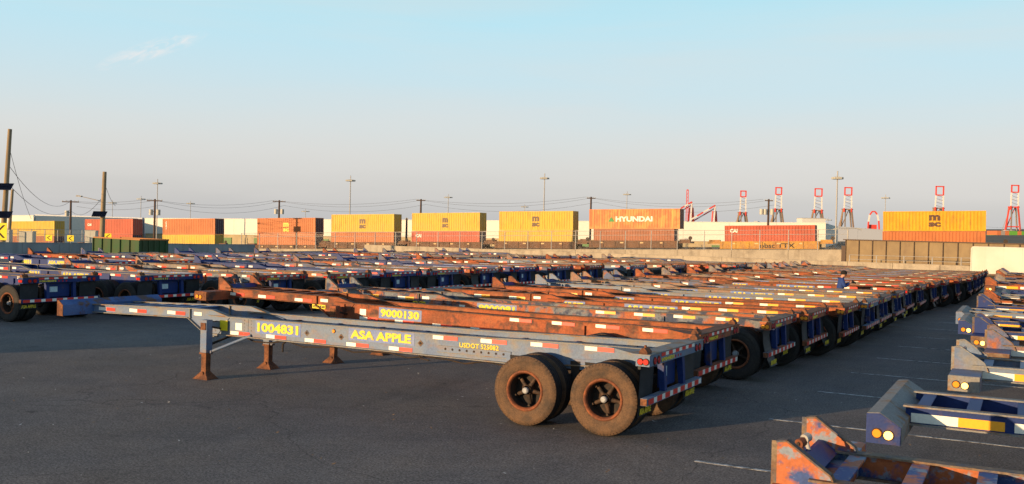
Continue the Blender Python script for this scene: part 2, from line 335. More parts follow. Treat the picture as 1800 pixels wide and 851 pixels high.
def trans_mesh(s):
    m = MB(); yc = s*(RY+.012)
    poly = [(-9.5, 1.05), (-8.98, .72), (-8.8, .72), (-8.8, 1.13), (-8.45, 1.13), (-8.6, 1.15), (-8.85, 1.225), (-9.5, 1.225)]
    m.prism([(-9.5, 1.05), (-8.98, .74), (-8.78, .74), (-8.45, 1.13), (-8.6, 1.15), (-8.85, 1.225), (-9.5, 1.225)], yc-.008, yc+.008, 0)
    for a, b in (((-9.5, 1.05), (-8.98, .74)), ((-8.98, .74), (-8.78, .74)), ((-8.85, 1.225), (-8.45, 1.13)), ((-9.5, 1.225), (-8.85, 1.225))):
        m.prism([a, b, (b[0], b[1]+.014), (a[0], a[1]+.014)], yc-.06, yc+.06, 1)
    m.box(-9.46, -9.44, yc-.045, yc+.045, 1.05, 1.22, 1)
    return m.mesh('transition_plate', [PAINT['grey'], EDGE])
def cross_mesh():
    m = MB(); m.box(-.03, .03, -RY+.01, RY-.01, 1.045, 1.06, 0); m.box(-.005, .005, -RY+.01, RY-.01, .92, 1.045, 0); m.box(-.04, .04, -RY+.06, RY-.06, .908, .92, 0)
    return m.mesh('cross_member', [PAINT['grey']])
def gcross_mesh():
    m = MB(); m.box(-.06, .06, -RY+.06, RY-.06, 1.205, 1.221, 0); m.box(-.005, .005, -RY+.01, RY-.01, 1.07, 1.205, 0)
    return m.mesh('gooseneck_cross_plate', [PAINT['grey']])
def bolster_mesh(kind):
    m = MB()
    if kind == 'slim':
        m.prism([(-12.36, .96), (-12.36, 1.25), (-12.33, 1.262), (-12.20, 1.17), (-12.20, .96)], -1.22, 1.22, 0)
        m.prism([(-12.365, .955), (-12.365, 1.25), (-12.33, 1.267), (-12.195, 1.17), (-12.195, .955)], -1.232, -1.221, 1)
        return m.mesh('front_bolster', [PAINT['grey'], RUSTM])
    if kind == 'plain':        # hollow section: upright front, sloped back
        m.prism([(-12.36, .97), (-12.36, 1.24), (-12.25, 1.25), (-12.06, 1.13), (-12.06, .97)], -1.22, 1.22, 0)
    else:
        m.prism([(-12.36, .98), (-12.36, 1.17), (-12.0, 1.17), (-12.0, .98)], -1.22, 1.22, 0)
    e_ = [(-12.365, .965), (-12.365, 1.235), (-12.25, 1.245), (-12.065, 1.13), (-12.065, .965)] if kind == 'plain' else [(-12.365, .975), (-12.365, 1.165), (-12.005, 1.165), (-12.005, .975)]
    m.prism(e_, -1.232, -1.221, 1); m.prism(e_, 1.221, 1.232, 1)
    return m.mesh('front_bolster', [PAINT['grey'], EDGE])
def wing_mesh(s):
    m = MB(); yc = s*RY
    poly = [(-12.34, 1.15), (-12.34, 1.46), (-12.27, 1.47), (-11.98, 1.27), (-11.93, 1.15)]
    m.prism(poly, yc-.008, yc+.008, 0)
    for a, b in zip(poly[:-1], poly[1:]): m.bar((a[0], yc, a[1]), (b[0], yc, b[1]), .075, .012, 1)
    return m.mesh('guide_wing', [PAINT['grey'], EDGE])
def wingbar_mesh():
    m = MB(); m.box(-12.30, -12.27, -RY+.01, RY-.01, 1.16, 1.24, 0); m.add([(-12.22, -RY, 1.30), (-12.22, RY, 1.30), (-12.10, RY, 1.22), (-12.10, -RY, 1.22)], [(0, 1, 2, 3)], 0)
    m.box(-12.25, -12.22, -RY+.01, RY-.01, 1.22, 1.30, 0)
    return m.mesh('guide_crossbar', [PAINT['blue']])
def gladhand_mesh():
    m = MB()
    for y, mi in ((-.12, 0), (.07, 1)):
        m.cyl((-12.24, y, 1.30), (-12.26, y, 1.37), .016, .016, 8, mi); m.cyl((-12.27, y-.02, 1.38), (-12.25, y+.03, 1.39), .034, .034, 10, mi)
        m.cyl((-12.275, y-.028, 1.379), (-12.27, y-.02, 1.38), .014, .014, 8, 2)
    m.box(-12.33, -12.25, -.05, .12, 1.24, 1.31, 3)
    return m.mesh('air_coupling', [RIM, STEEL, DARKM, PAINT['blue']])
def rbol_mesh():
    m = MB(); m.box(-.2, 0, -1.22, 1.22, 1.035, 1.19, 0); m.box(-.24, .01, -1.225, 1.225, 1.19, 1.202, 1)
    m.prism([(-.9, 1.17), (-.2, 1.17), (-.2, 1.19), (-.9, 1.19)], -.56, -.44, 0)
    for s in (-1, 1): m.add([(-.9, s*.56, 1.188), (-.24, s*.56, 1.188), (-.24, s*1.15, 1.188)], [(0, 1, 2)] if s > 0 else [(0, 2, 1)], 1)
    return m.mesh('rear_bolster', [PAINT['grey'], EDGE])
def post_mesh():
    m = MB(); m.prism([(-.16, 1.2), (-.16, 1.235), (-.12, 1.285), (-.08, 1.285), (-.04, 1.235), (-.04, 1.2)], -.09, .09, 0); m.cyl((-.1, 0, 1.28), (-.1, 0, 1.32), .022, .018, 8, 0)
    return m.mesh('twist_lock', [RUSTM])
def lamp_mesh(axis, m_):
    m = MB()
    if axis == 'x': m.cyl((0, 0, 0), (.018, 0, 0), .05, .046, 16, 0); m.cyl((-.002, 0, 0), (.008, 0, 0), .06, .06, 16, 1)
    else: m.cyl((0, 0, 0), (0, -.018, 0), .042, .038, 14, 0); m.cyl((0, .002, 0), (0, -.006, 0), .05, .05, 14, 1)
    return m.mesh('lamp', [m_, DARKM])
def tape_mesh(a, b, wa, wb, h, axis='x', n=1):
    m = MB(); x = 0
    for k in range(n):
        if axis == 'x': m.box(x, x+wa, -.004, 0, 0, h, 0); m.box(x+wa, x+wa+wb, -.004, 0, 0, h, 1)
        else: m.box(0, .004, x, x+wa, 0, h, 0); m.box(0, .004, x+wa, x+wa+wb, 0, h, 1)
        x += wa+wb
    return m.mesh('reflective_tape', [a, b])
def leg_mesh(s, ext=0.):
    m = MB(); yc = s*.82; xc = -8.72
    m.box(xc-.075, xc+.075, yc-.075, yc+.075, .48, 1.08, 0); m.box(xc-.058, xc+.058, yc-.058, yc+.058, .10-ext, .48, 1)
    m.box(xc-.085, xc+.085, yc-.085, yc+.085, .455, .485, 1)
    m.box(xc-.06, xc+.06, yc-.09, yc-.075, .9, 1.03, 1)
    m.box(xc-.05, xc+.05, min(yc, s*RY), max(yc, s*RY), .93, 1.03, 0)
    return m.mesh('landing_leg', [PAINT['grey'], RUSTM])
def foot_mesh(s):
    m = MB(); yc = s*.82; xc = -8.72
    b_ = [(xc-.17, yc-.13, .012), (xc+.17, yc-.13, .012), (xc+.17, yc+.13, .012), (xc-.17, yc+.13, .012)]; t = [(xc-.05, yc-.06, .14), (xc+.05, yc-.06, .14), (xc+.05, yc+.06, .14), (xc-.05, yc+.06, .14)]
    m.add(b_+t, [(0, 1, 5, 4), (1, 2, 6, 5), (2, 3, 7, 6), (3, 0, 4, 7), (4, 5, 6, 7), (3, 2, 1, 0)], 0)
    m.box(xc-.18, xc+.18, yc-.14, yc+.14, .002, .014, 0); m.cyl((xc, yc-.10, .10), (xc, yc+.10, .10), .035, .035, 10, 0)
    return m.mesh('leg_foot', [RUSTM])
def brace_mesh(s):
    m = MB(); yc = s*.80
    m.cyl((-8.62, yc, .50), (-7.92, s*.52, .82), .028, .028, 8, 0); m.cyl((-8.62, yc-.03, .50), (-8.62, yc+.03, .50), .035, .035, 8, 0)
    return m.mesh('leg_brace', [PAINT['grey']])
def xbrace_mesh():
    m = MB(); m.bar((-8.66, -.76, .95), (-8.66, .76, .62), .05, .03); m.bar((-8.70, .76, .95), (-8.70, -.76, .62), .05, .03); m.box(-8.78, -8.70, -.76, .76, .96, 1.04)
    return m.mesh('leg_cross_brace', [DARKM])
def crank_mesh():
    m = MB(); pts = [(-8.70, -.95, .80), (-8.5, -1.0, .80), (-8.45, -1.0, .78), (-8.44, -1.0, .62), (-8.50, -1.02, .54), (-8.50, -1.02, .40)]
    pts = [(-8.6, .84, .78), (-8.28, .88, .76), (-8.24, .88, .62), (-8.42, .9, .5), (-8.42, .9, .34)]
    for a, b in zip(pts[:-1], pts[1:]): m.cyl(a, b, .018, .018, 6)
    return m.mesh('crank_handle', [DARKM])
def susp_mesh():
    m = MB()
    for s in (-1, 1):
        for x in (-.68-.50, -.68-.74, -.30, -2.45): m.prism([(x-.08, .92), (x+.08, .92), (x+.05, .55), (x-.05, .55)], s*RY-.04, s*RY+.04, 0)
        for x in (-.68, -1.92):
            m.bar((x-.42, s*RY, .60), (x, s*RY, .66), .08, .05, 0); m.bar((x, s*RY, .66), (x+.42, s*RY, .60), .08, .05, 0)
        m.prism([(-2.6, .80), (-2.6, .90), (-.3, 1.0), (-.3, .80)], s*RY-.03, s*RY+.03, 1)
    return m.mesh('suspension', [DARKM, PAINT['grey']])
def axle_mesh():
    m = MB(); m.cyl((0, -1.0, 0), (0, 1.0, 0), .065, .065, 10, 0)
    for s in (-1, 1): m.cyl((0, s*.62, 0), (0, s*.86, 0), .2, .2, 16, 0)
    return m.mesh('axle', [DARKM])
def bumper_mesh():
    m = MB(); m.box(-.11, -.01, -1.24, 1.22, .50, .60, 0)
    m.box(-.105, -.015, -1.255, -1.242, .505, .595, 1)
    return m.mesh('rear_bumper', [PAINT['grey'], RUSTM])
def upright_mesh():
    m = MB(); m.prism([(-.11, .602), (-.03, .602), (-.06, 1.034), (-.16, 1.034)], -.05, .05, 0); return m.mesh('bumper_upright', [PAINT['blue']])
def flap_mesh(bend):
    m = MB(); n = 6; vs = []
    for i in range(n+1):
        t = i/n; z = 1.0-.68*t; x = -.115 - .03*t + bend*t*t
        vs += [(x, -.27, z), (x+.05*bend*t, .27, z-.02*bend*t)]
    for dx in (0, -.012): m.add([(v[0]+dx, v[1], v[2]) for v in vs], [((2*i, 2*i+1, 2*i+3, 2*i+2) if dx < 0 else (2*i+1, 2*i, 2*i+2, 2*i+3)) for i in range(n)], 0)
    m.box(-.15, -.11, -.28, .28, .99, 1.03, 0)
    return m.mesh('mudflap', [BLACKR])
def platebox_mesh():
    m = MB(); m.box(-.20, -.16, -.32, .34, .62, 1.03, 0); return m.mesh('plate_panel', [PAINT['blue']])
def plate_mesh():
    m = MB().box(0, .008, -.15, .15, 0, .15, 0); return m.mesh('licence_plate', [PLATE])
def holes_mesh():
    m = MB(); m.box(0, 1.34, -.012, 0, 0, .10, 0); m.box(-.02, 1.36, -.02, 0, -.012, 0, 1); m.box(0, 1.34, -.016, 0, .095, .10, 1)
    for k in range(9): m.cyl((.14+k*.134, -.0125, .052), (.14+k*.134, -.0145, .052), .02, .02, 10, 2)
    return m.mesh('slide_hole_plate', [PAINT['grey'], EDGE, DARKM])
def diamond_mesh():
    m = MB(); r = .055; m.add([(-r, -.006, 0), (0, -.006, -r), (r, -.006, 0), (0, -.006, r)], [(0, 1, 2, 3)], 0); m.cyl((0, -.006, 0), (0, -.010, 0), .022, .022, 10, 1)
    return m.mesh('bolt_plate', [EDGE, DARKM])
NUMS = ['1004831', '9000130', '9000081', '1004097', '1004069', '9000150', '1004077', '9000131', '1004004']
def chassis(x, y0, scheme, wings, num, label, group, detail=2, pitch=0., yaw=0., dz=0., amber=False, glow=False, decal=True, sh=0., name=True):
    """rear near corner at (x, y0); the trailer runs toward -x"""
    P = PAINT[scheme]; E_ = EDGEG if scheme == 'grey' else (RUSTM if scheme == 'rust' else EDGE)
    if scheme == 'blue': E_ = random.choice([EDGE, PAINT['blue'], EDGEG])
    pt = [P, E_]
    root = empty('container_chassis', (x, y0+1.22, dz), (0, pitch, yaw))
    tag(root, label, 'trailer', group)
    def A(name, key, fn, paint=pt, parent=root, **k): return link(name, cached(key, fn), parent, paint=paint, **k)
    stf = () if scheme == 'grey' and detail == 2 else ([(-7.95, -6.3, -2.3, -1.1), (-7.95, -2.4)] if sh < 1 else [(-5.1, -2.9, -1.4), (-5.2, -2.2)])[int(abs(y0*3)) % 2]
    slim = detail == 2 and not wings; F = Vector((sh, 0, 0)); ds = min(sh, 1.15)
    for s in (-1, 1):
        A('main_rail', ('rail', s, sh, stf), lambda: rail_mesh(s, sh, stf)); A('gooseneck_rail', ('goose', s, slim), lambda: goose_mesh(s, slim), loc=F)
        A('transition_plate', ('trans', s), lambda: trans_mesh(s), loc=F)
        ext = round(pitch*(8.72-sh), 3); lg = A('landing_leg', ('leg', s, ext), lambda: leg_mesh(s, ext), [P, RUSTM], loc=F)
        A('foot', ('foot', s), lambda: foot_mesh(s), None, lg, loc=(0, 0, -dz-ext))
        A('leg_brace', ('brace', s), lambda: brace_mesh(s), loc=F)
    A('leg_cross_brace', 'xb', xbrace_mesh, None, loc=F)
    if detail == 2: A('crank_handle', 'crank', crank_mesh, None, loc=F)
    for k in range(9 if sh < 1 else 7): A('cross_member', 'cross', cross_mesh, [BOLS if scheme == 'grey' else P], loc=(-.85-k*.97, 0, .04 if k < 2 else (.02 if k == 2 else 0)))
    for k in range(6): A('cross_plate', 'gcross', gcross_mesh, [BOLS if slim else P], loc=(-9.75-k*.44+sh, 0, -.0143*k-.012 if slim else 0))
    fb = A('front_bolster', ('bol', wings, slim), lambda: bolster_mesh('wing' if wings else ('slim' if slim else 'plain')), ([BOLS, RUSTM] if detail == 2 else [EDGEG, P]) if not wings else pt, loc=F)
    lampm = AMBG if glow else AMBL
    for q, (lx, lz) in enumerate(() if slim else ((-12.27, 1.06), (-12.17, 1.05))):
        A('marker_lamp', ('ml', q if glow else 0, glow), lambda: lamp_mesh('y', lampm if q else AMBL), None, fb, loc=(lx, -1.232, lz))
    if wings:
        for s in (-1, 1): A('guide_wing', ('wing', s), lambda: wing_mesh(s), loc=F)
        A('guide_crossbar', 'wb', wingbar_mesh, None, loc=F)
        if detail: A('air_coupling', 'glad', gladhand_mesh, None, loc=F)
    rb = A('rear_bolster', 'rbol', rbol_mesh)
    for y in (-1.12, 1.12): A('twist_lock', 'post', post_mesh, None, rb, loc=(0, y, 0))
    for y in (-1.02, -.86, .86, 1.02): A('tail_lamp', 'tl', lambda: lamp_mesh('x', REDL), None, rb, loc=(0, y, 1.10), scale=(1, 1, 1))
    for y in (-.12, 0, .12): A('centre_lamp', 'tl', lambda: lamp_mesh('x', REDL), None, rb, loc=(-.01, y, 1.075), scale=(.6, .5, .5))
    for lx in (-.05, -.13): A('side_lamp', ('sl', amber), lambda: lamp_mesh('y', AMBL if amber else REDL), None, rb, loc=(lx, -1.222, 1.10))
    A('bolster_tape', 'btape', lambda: tape_mesh(REDT, WHITE, .17, .13, .05, 'y', 5), None, rb, loc=(.002, -.74, 1.132))
    if detail and num: link('rear_number', text_mesh(num, .52, .055, YEL), rb, (.003, -.72, 1.055), (R(90), 0, R(90)))
    bu = A('rear_bumper', 'bump', bumper_mesh, [PAINT['blue'] if scheme == 'blue' else P, RUSTM])
    A('bumper_tape', 'bt2', lambda: tape_mesh(REDT, WHITE, .21, .13, .075, 'y', 7), None, bu, loc=(-.008, -1.2, .512))
    for y in (-.42, .42): A('bumper_upright', 'upr', upright_mesh, None, loc=(0, y, 0))
    A('plate_panel', 'pp', platebox_mesh, None)
    A('licence_plate', 'lp', plate_mesh, None, loc=(-.158, -.2, .76))
    for s in (-1, 1):
        bend = random.choice([0, 0, .12, -.05, .2]) if detail < 2 else (0 if s < 0 else .05)
        fl = A('mudflap', ('flap', bend), lambda: flap_mesh(bend), None, loc=(-.02, s*.93, 0))
        if detail: link('lettering', text_mesh('ASA APPLE', .44, .09, YEL), fl, (-.13+bend*.9, -.22, .345), (R(90), 0, R(90)))
    A('suspension', 'susp', susp_mesh, [DARKM, P])
    for wx in (-.68, -1.92):
        A('axle', 'axle', axle_mesh, None, loc=(wx, 0, .515-dz))
        for s in (-1, 1):
            for inner in (0, 1):
                if inner and detail < 1: continue
                yy = s*(1.22-.135-inner*.34)
                wl = A('wheel', ('whl', s), lambda: wheel_mesh(s), None, loc=(wx, yy, .515-dz), rot=(0, random.uniform(0, 6) if detail else 0, 0))
                A('tyre', ('tyre', detail == 2), lambda: tyre_mesh(TYRE if detail == 2 else TYREK), None, wl)
                if not inner and detail: A('hub_cap', ('hc', s), lambda: hubcap_mesh(s), None, wl)
    if detail:
        def bc():
            m = MB()
            for s in (-1, 1): m.cyl((.16, s*.42, .0), (.16, s*.42+.12, .0), .085, .085, 12); m.cyl((.16, s*.42-.1, .0), (.16, s*.42, .0), .07, .085, 12)
            return m.mesh('brake_chambers', [DARKM])
        for wx in (-.68, -1.92): A('brake_chamber', 'bch', bc, None, loc=(wx, 0, .60))
    if detail == 2:
        def hose():
            m = MB(); n = 16; ps = [(-8.3+6.0*k/n, -.40, .79-.10*abs(math.sin(k*1.1))) for k in range(n+1)]
            for a, b in zip(ps[:-1], ps[1:]): m.cyl(a, b, .014, .014, 6)
            m.cyl((-4.3, -.46, .80), (-4.22, -.50, .72), .012, .012, 6); m.cyl((-4.22, -.50, .72), (-4.05, -.50, .70), .012, .012, 6)
            return m.mesh('air_hose', [DARKM])
        A('air_hose', 'hose', hose, None)
        def seam():
            m = MB(); m.box(-8.03, -8.00, -RY-.012, -RY-.0061, .815, 1.118, 0)
            for k in range(5):
                for x in (-8.10, -7.93): m.cyl((x, -RY-.006, .85+.06*k), (x, -RY-.014, .85+.06*k), .009, .009, 6, 1)
            for k in range(6): m.cyl((-8.9+.02*k, -RY-.02, 1.0-.03*k), (-8.9+.02*k, -RY-.03, 1.0-.03*k), .009, .009, 6, 1)
            return m.mesh('frame_seam', [P, EDGE])
        A('frame_seam', ('seam', scheme), seam)
    ta, tb = (WHITE, AMBT) if amber else (WHITE, REDT)
    yn = -RY-.057
    xs = [-12.05, -11.15, -10.09, -9.36]
    for q, xx in enumerate(xs): A('side_tape', ('st', amber, q == 3, glow), lambda: tape_mesh(ta, tb if q < 3 else ta, (.42 if glow else .22) if q < 3 else .1, (.40 if glow else .26) if q < 3 else .1, .09 if glow else .065), None, loc=(xx+sh, -RY-.022 if q == 3 else -RY-.008, 1.105 if q == 3 else ((1.04, 1.06, 1.085)[q] if slim else 1.07)))
    low = [-8.43, -7.56, -6.66, -5.74, -4.85] if sh < 1 else [-6.2, -5.2, -4.3]
    for q, xx in enumerate(low): A('side_tape', ('st2', amber), lambda: tape_mesh(ta, tb, .20, .27, .062), None, loc=(xx, -RY-.009, .81))
    for q, xx in enumerate([-3.98, -3.08, -2.19, -1.28]):
        if q == 0 and sh > 1: continue
        A('side_tape', ('st2', amber), lambda: tape_mesh(ta, tb, .20, .27, .062), None, loc=(xx, -RY-.009, (1.06, 1.07, 1.085, 1.095)[q]))
    if decal and num:
        pl = A('number_decal', 'dec1', lambda: MB().box(0, 1.06, -.003, 0, 0, .23).mesh('number_decal', [DECB]), None, loc=(-7.82+ds, -RY-.007, .875))
        link('lettering', text_mesh(num, .96, .165, YEL, .045), pl, (.05, -.006, .033), (R(90), 0, 0))
        if name:
          pl = A('name_decal', 'dec2', lambda: MB().box(0, 1.36, -.003, 0, 0, .21).mesh('name_decal', [DECB]), None, loc=(-5.70+ds, -RY-.007, .915))
          link('lettering', text_mesh('ASA APPLE', 1.25, .15, YEL, .045), pl, (.045, -.006, .03), (R(90), 0, 0))
        A('white_sticker', 'stk', lambda: MB().box(0, .16, -.004, 0, 0, .13).mesh('white_sticker', [WHITE]), None, loc=(-8.31+ds, -RY-.008, .90))
    if num in ('9000130', '9000081', '9000131') and detail and sh < 1 and decal:
        pl = A('maker_label', 'mk', lambda: MB().box(0, .36, -.003, 0, 0, .085).mesh('maker_label', [YLAB]), None, loc=(-8.82, -RY-.036, .955))
        link('lettering', text_mesh('HYUNDAI', .32, .055, IRONM, .02), pl, (.02, -.006, .015), (R(90), 0, 0))
    if detail == 2 and name:
        link('registration_lettering', text_mesh('USDOT 525082', .72, .078, YEL, .02), root, (-3.47, -RY-.010, .965), (R(90), 0, 0))
        A('slide_hole_plate', 'hol', holes_mesh, [P, E_, DARKM], loc=(-3.87, -RY-.008, .865))
        for xx, zz in ((-6.62, .965), (-5.86, .95), (-4.22, .97)): A('bolt_plate', 'dia', diamond_mesh, None, loc=(xx, -RY-.006, zz))
        A('side_marker_lamp', ('sml',), lambda: lamp_mesh('y', AMBL), None, loc=(-6.02, -RY-.006, 1.04), scale=(.75, 1, .75))
        A('notice_label', 'ylab', lambda: MB().box(0, .19, -.004, 0, 0, .19).mesh('notice_label', [YLAB]), None, loc=(-8.67, -RY-.040, .87))
    return root
ORD = ['first', 'second', 'third', 'fourth', 'fifth', 'sixth', 'seventh', 'eighth', 'ninth', 'tenth', 'eleventh', 'twelfth', 'thirteenth', 'fourteenth', 'fifteenth', 'sixteenth', 'seventeenth', 'eighteenth', 'nineteenth', 'twentieth', 'twenty-first', 'twenty-second', 'twenty-third']
CN = {'grey': 'faded grey-blue', 'rust': 'rust orange', 'flame': 'orange and blue', 'blue': 'dark blue', 'patchy': 'patchy grey-orange', 'tan': 'faded tan', 'pink': 'worn rusty-blue'}
# central row
SH = 2.3
rowA = [(0, 0, 'grey', 0, '1004831', 0, 0), (-.25, 3.05, 'rust', 1, '9000130', .014, .75), (.13, 6.35, 'patchy', 1, '9000081', .004, .8), (.35, 8.95, 'rust', 0, '1004097', 0, SH), (.7, 11.45, 'rust', 1, '9000150', 0, SH),
        (.88, 13.9, 'grey', 1, '1004069', .002, SH), (.9, 16.5, 'tan', 1, '1004069', .003, SH), (1.0, 19.1, 'pink', 1, '9000150', .002, SH), (.98, 22.4, 'rust', 1, '1004097', 0, SH), (1.15, 25.0, 'tan', 1, '9000131', 0, SH),
        (1.4, 27.6, 'rust', 1, '1004097', 0, SH), (1.6, 30.2, 'tan', 1, '9000150', 0, SH), (1.95, 32.8, 'rust', 0, '1004004', 0, SH), (2.3, 35.4, 'tan', 1, '9000081', 0, SH), (2.42, 38.0, 'patchy', 1, '1004077', 0, SH), (2.45, 40.6, 'pink', 1, '9000130', 0, SH), (2.5, 43.2, 'tan', 1, '1004069', 0, SH), (2.6, 45.8, 'patchy', 1, '1004097', 0, SH)]
for i, (x, y, sc, wg, num, pit, sh_) in enumerate(rowA):
    lab = 'faded grey-blue container chassis 1004831 standing alone in front, nearest of the central row' if i == 0 else \
          'rust orange container chassis 9000130 parked right behind the grey-blue front one' if i == 1 else \
          '%s container chassis, %s from the front in the central row' % (CN[sc], ORD[i])
    chassis(x, y, sc, wg, num, lab, 'container chassis in the central row', 2 if i < 2 else (1 if y < 26 else 0), pit, 0, 0, amber=i in (2, 3, 4, 5, 6, 7), decal=True, sh=sh_, name=i not in (1, 2))
# left row; first two stand out of view, added for their shadows
posB = [(-18.6, -8.2), (-18.6, -4.0), (-19.5, 4.15), (-18.6, 7.3), (-16.6, 10.0), (-15.9, 12.6), (-15.5, 15.2), (-15.3, 17.9), (-15.0, 20.6), (-14.7, 23.4), (-14.3, 26.2), (-13.9, 29.0), (-12.7, 31.8), (-11.5, 34.6), (-10.4, 37.4), (-9.7, 40.2), (-9.2, 43.0), (-8.8, 45.8)]
scB = ['blue', 'blue', 'blue', 'blue', 'patchy', 'tan', 'blue', 'pink', 'patchy', 'blue', 'pink', 'rust', 'grey', 'tan', 'rust', 'patchy', 'tan']
for i, (x, y) in enumerate(posB):
    sc = scB[i % len(scB)]
    lab = '%s container chassis in the left row, %s from the camera side' % (CN[sc], ORD[i])
    if i == 2: lab = 'dark blue container chassis with ASA APPLE mudflap at the left edge, rear toward the aisle'
    chassis(x, y, sc, i % 5 != 2, NUMS[(i*5+7) % 9] if i != 3 else '9000131', lab, 'container chassis in the left row', 1 if y < 18 else 0, 0, 0, .05, sh=SH)
# far left row
for i in range(14):
    y = 13.5+2.6*i
    sc = ['blue', 'rust', 'blue', 'patchy', 'blue', 'pink', 'blue'][i % 7]
    chassis(-29.6 + .16*(y-3), y, sc, i % 4 != 3, NUMS[(i*4) % 9], '%s chassis in the farthest row by the left wall, %s from the left edge' % (CN[sc], ORD[i]), 'container chassis in the farthest row', 0, sh=SH)
# right row: fronts face the aisle
rowD = [(3.0, -6.45, 'flame', 1), (3.22, -2.95, 'blue', 0), (3.66, .85, 'grey', 1), (3.95, 3.9, 'pink', 1), (3.65, 6.6, 'blue', 1), (3.3, 9.15, 'blue', 0), (3.1, 11.75, 'grey', 0), (3.4, 14.4, 'blue', 1), (3.47, 17.0, 'rust', 1), (3.6, 19.8, 'grey', 0), (3.8, 22.4, 'blue', 0),
        (3.1, 28.6, 'rust', 1), (3.25, 31.3, 'blue', 0), (3.3, 34.0, 'tan', 1), (3.2, 36.7, 'blue', 0), (3.2, 39.4, 'rust', 1), (3.25, 42.1, 'tan', 1), (3.3, 44.8, 'blue', 1)]
for i, (xf, y, sc, wg) in enumerate(rowD):
    lab = '%s chassis on the right side of the aisle, %s from the bottom edge' % (CN[sc], ORD[i])
    if i == 0: lab = 'orange and blue chassis front with upright guide wings at the bottom right corner'
    if i == 1: lab = 'dark blue chassis with sloped grey front bolster and bright side tape at lower right'
    chassis(xf+LEN, y, sc, wg, NUMS[i % 9], lab, 'container chassis on the right of the aisle', 1 if y < 18 else 0, 0, 0, 0, amber=True, glow=True, decal=False)
# ------------------------------------------------------------------ walls around the yard
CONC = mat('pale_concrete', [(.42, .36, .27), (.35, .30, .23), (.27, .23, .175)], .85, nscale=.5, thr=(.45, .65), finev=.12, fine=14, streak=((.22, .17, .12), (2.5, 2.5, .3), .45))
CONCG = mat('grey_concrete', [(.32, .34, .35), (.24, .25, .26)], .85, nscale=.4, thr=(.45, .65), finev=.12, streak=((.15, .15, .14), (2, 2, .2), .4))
def run_wall(name, piece, P0, P1, zb, zt0, zt1, th, plen, m, label, cat, jig=.012, kind=None):
    d = Vector((P1[0]-P0[0], P1[1]-P0[1], 0)); L = d.length; yaw = math.atan2(d.y, d.x); n = max(1, round(L/plen)); s = L/n
    root = empty(name, (P0[0], P0[1], 0), (0, 0, yaw)); tag(root, label, cat)
    for k in range(n):
        t = k/n; t2 = (k+1)/n; za = zt0+(zt1-zt0)*t; zc = zt0+(zt1-zt0)*t2; j = random.uniform(-jig, jig)
        b = MB(); x0, x1 = k*s+.015, (k+1)*s-.015
        b.prism([(x0, zb), (x1, zb), (x1, zc+j), (x0, za+j)], j, th+j, 0)
        b.prism([(x0, za+j), (x1, zc+j), (x1, zc+j+.05), (x0, za+j+.05)], j-.03, th+j+.03, 0)
        link(piece, b.mesh(piece, [m]), root)
    return root
def P2(px, py, Z): p = at(px, py, Z); return (p.x, p.y)
lw0, lw1 = (-66.5, -20), (-70.0, 66)
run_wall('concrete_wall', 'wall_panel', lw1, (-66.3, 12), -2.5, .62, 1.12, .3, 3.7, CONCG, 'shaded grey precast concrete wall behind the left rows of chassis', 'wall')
b0, b1 = P2(640, 440, 108), P2(1830, 468, 77)
run_wall('concrete_barrier', 'barrier_block', b0, b1, -.2, .80, .80, .35, 3.8, CONC, 'low sunlit concrete barrier running along the back of the yard', 'barrier')
r0, r1 = P2(424, 440, 116), P2(1490, 440, 89)
rw = run_wall('retaining_wall', 'wall_panel', r0, r1, -.5, at(424, 438, 116).z, at(1490, 440, 89).z, .5, 5.2, CONC, 'long pale concrete retaining wall below the railway and its fence', 'wall')
# brown plate girder wall
g0, g1 = at(1487, 421, 88.5), at(1850, 423, 79)
d = Vector((g1.x-g0.x, g1.y-g0.y, 0)); gl = d.length; gy = math.atan2(d.y, d.x); ns = 14
gr = empty('plate_girder', (g0.x, g0.y, 0), (0, 0, gy)); tag(gr, 'long brown steel plate girder with dark stiffeners beneath the yellow container at right', 'bridge girder')
BRN = mat('brown_girder_paint', [(.25, .175, .085), (.20, .14, .07)], .6, nscale=.6, finev=.08, streak=((.12, .07, .04), (1.5, 1.5, .5), .4)); BRD = mat('dark_brown_steel', [(.07, .04, .025)], .6, finev=.1)
zt, zb = g0.z, at(1490, 462, 88).z
for k in range(ns):
    x0 = k*gl/ns; x1 = (k+1)*gl/ns
    link('girder_panel', MB().box(x0+.01, x1-.01, 0, .03, zb, zt-.06).mesh('girder_panel', [BRN]), gr)
    link('stiffener', MB().box(x0-.035, x0+.035, -.10, -.001, zb, zt-.06).mesh('stiffener', [BRD]), gr)
link('top_flange', MB().box(-.2, gl, -.2, .3, zt-.058, zt+.03).mesh('top_flange', [BRD]), gr)
link('bottom_flange', MB().box(-.2, gl, -.2, .3, zb-.06, zb).mesh('bottom_flange', [BRD]), gr)
link('end_return', MB().box(-.45, -.06, .25, 2.5, zb-.5, zt-.6).mesh('end_return', [BRD]), gr)
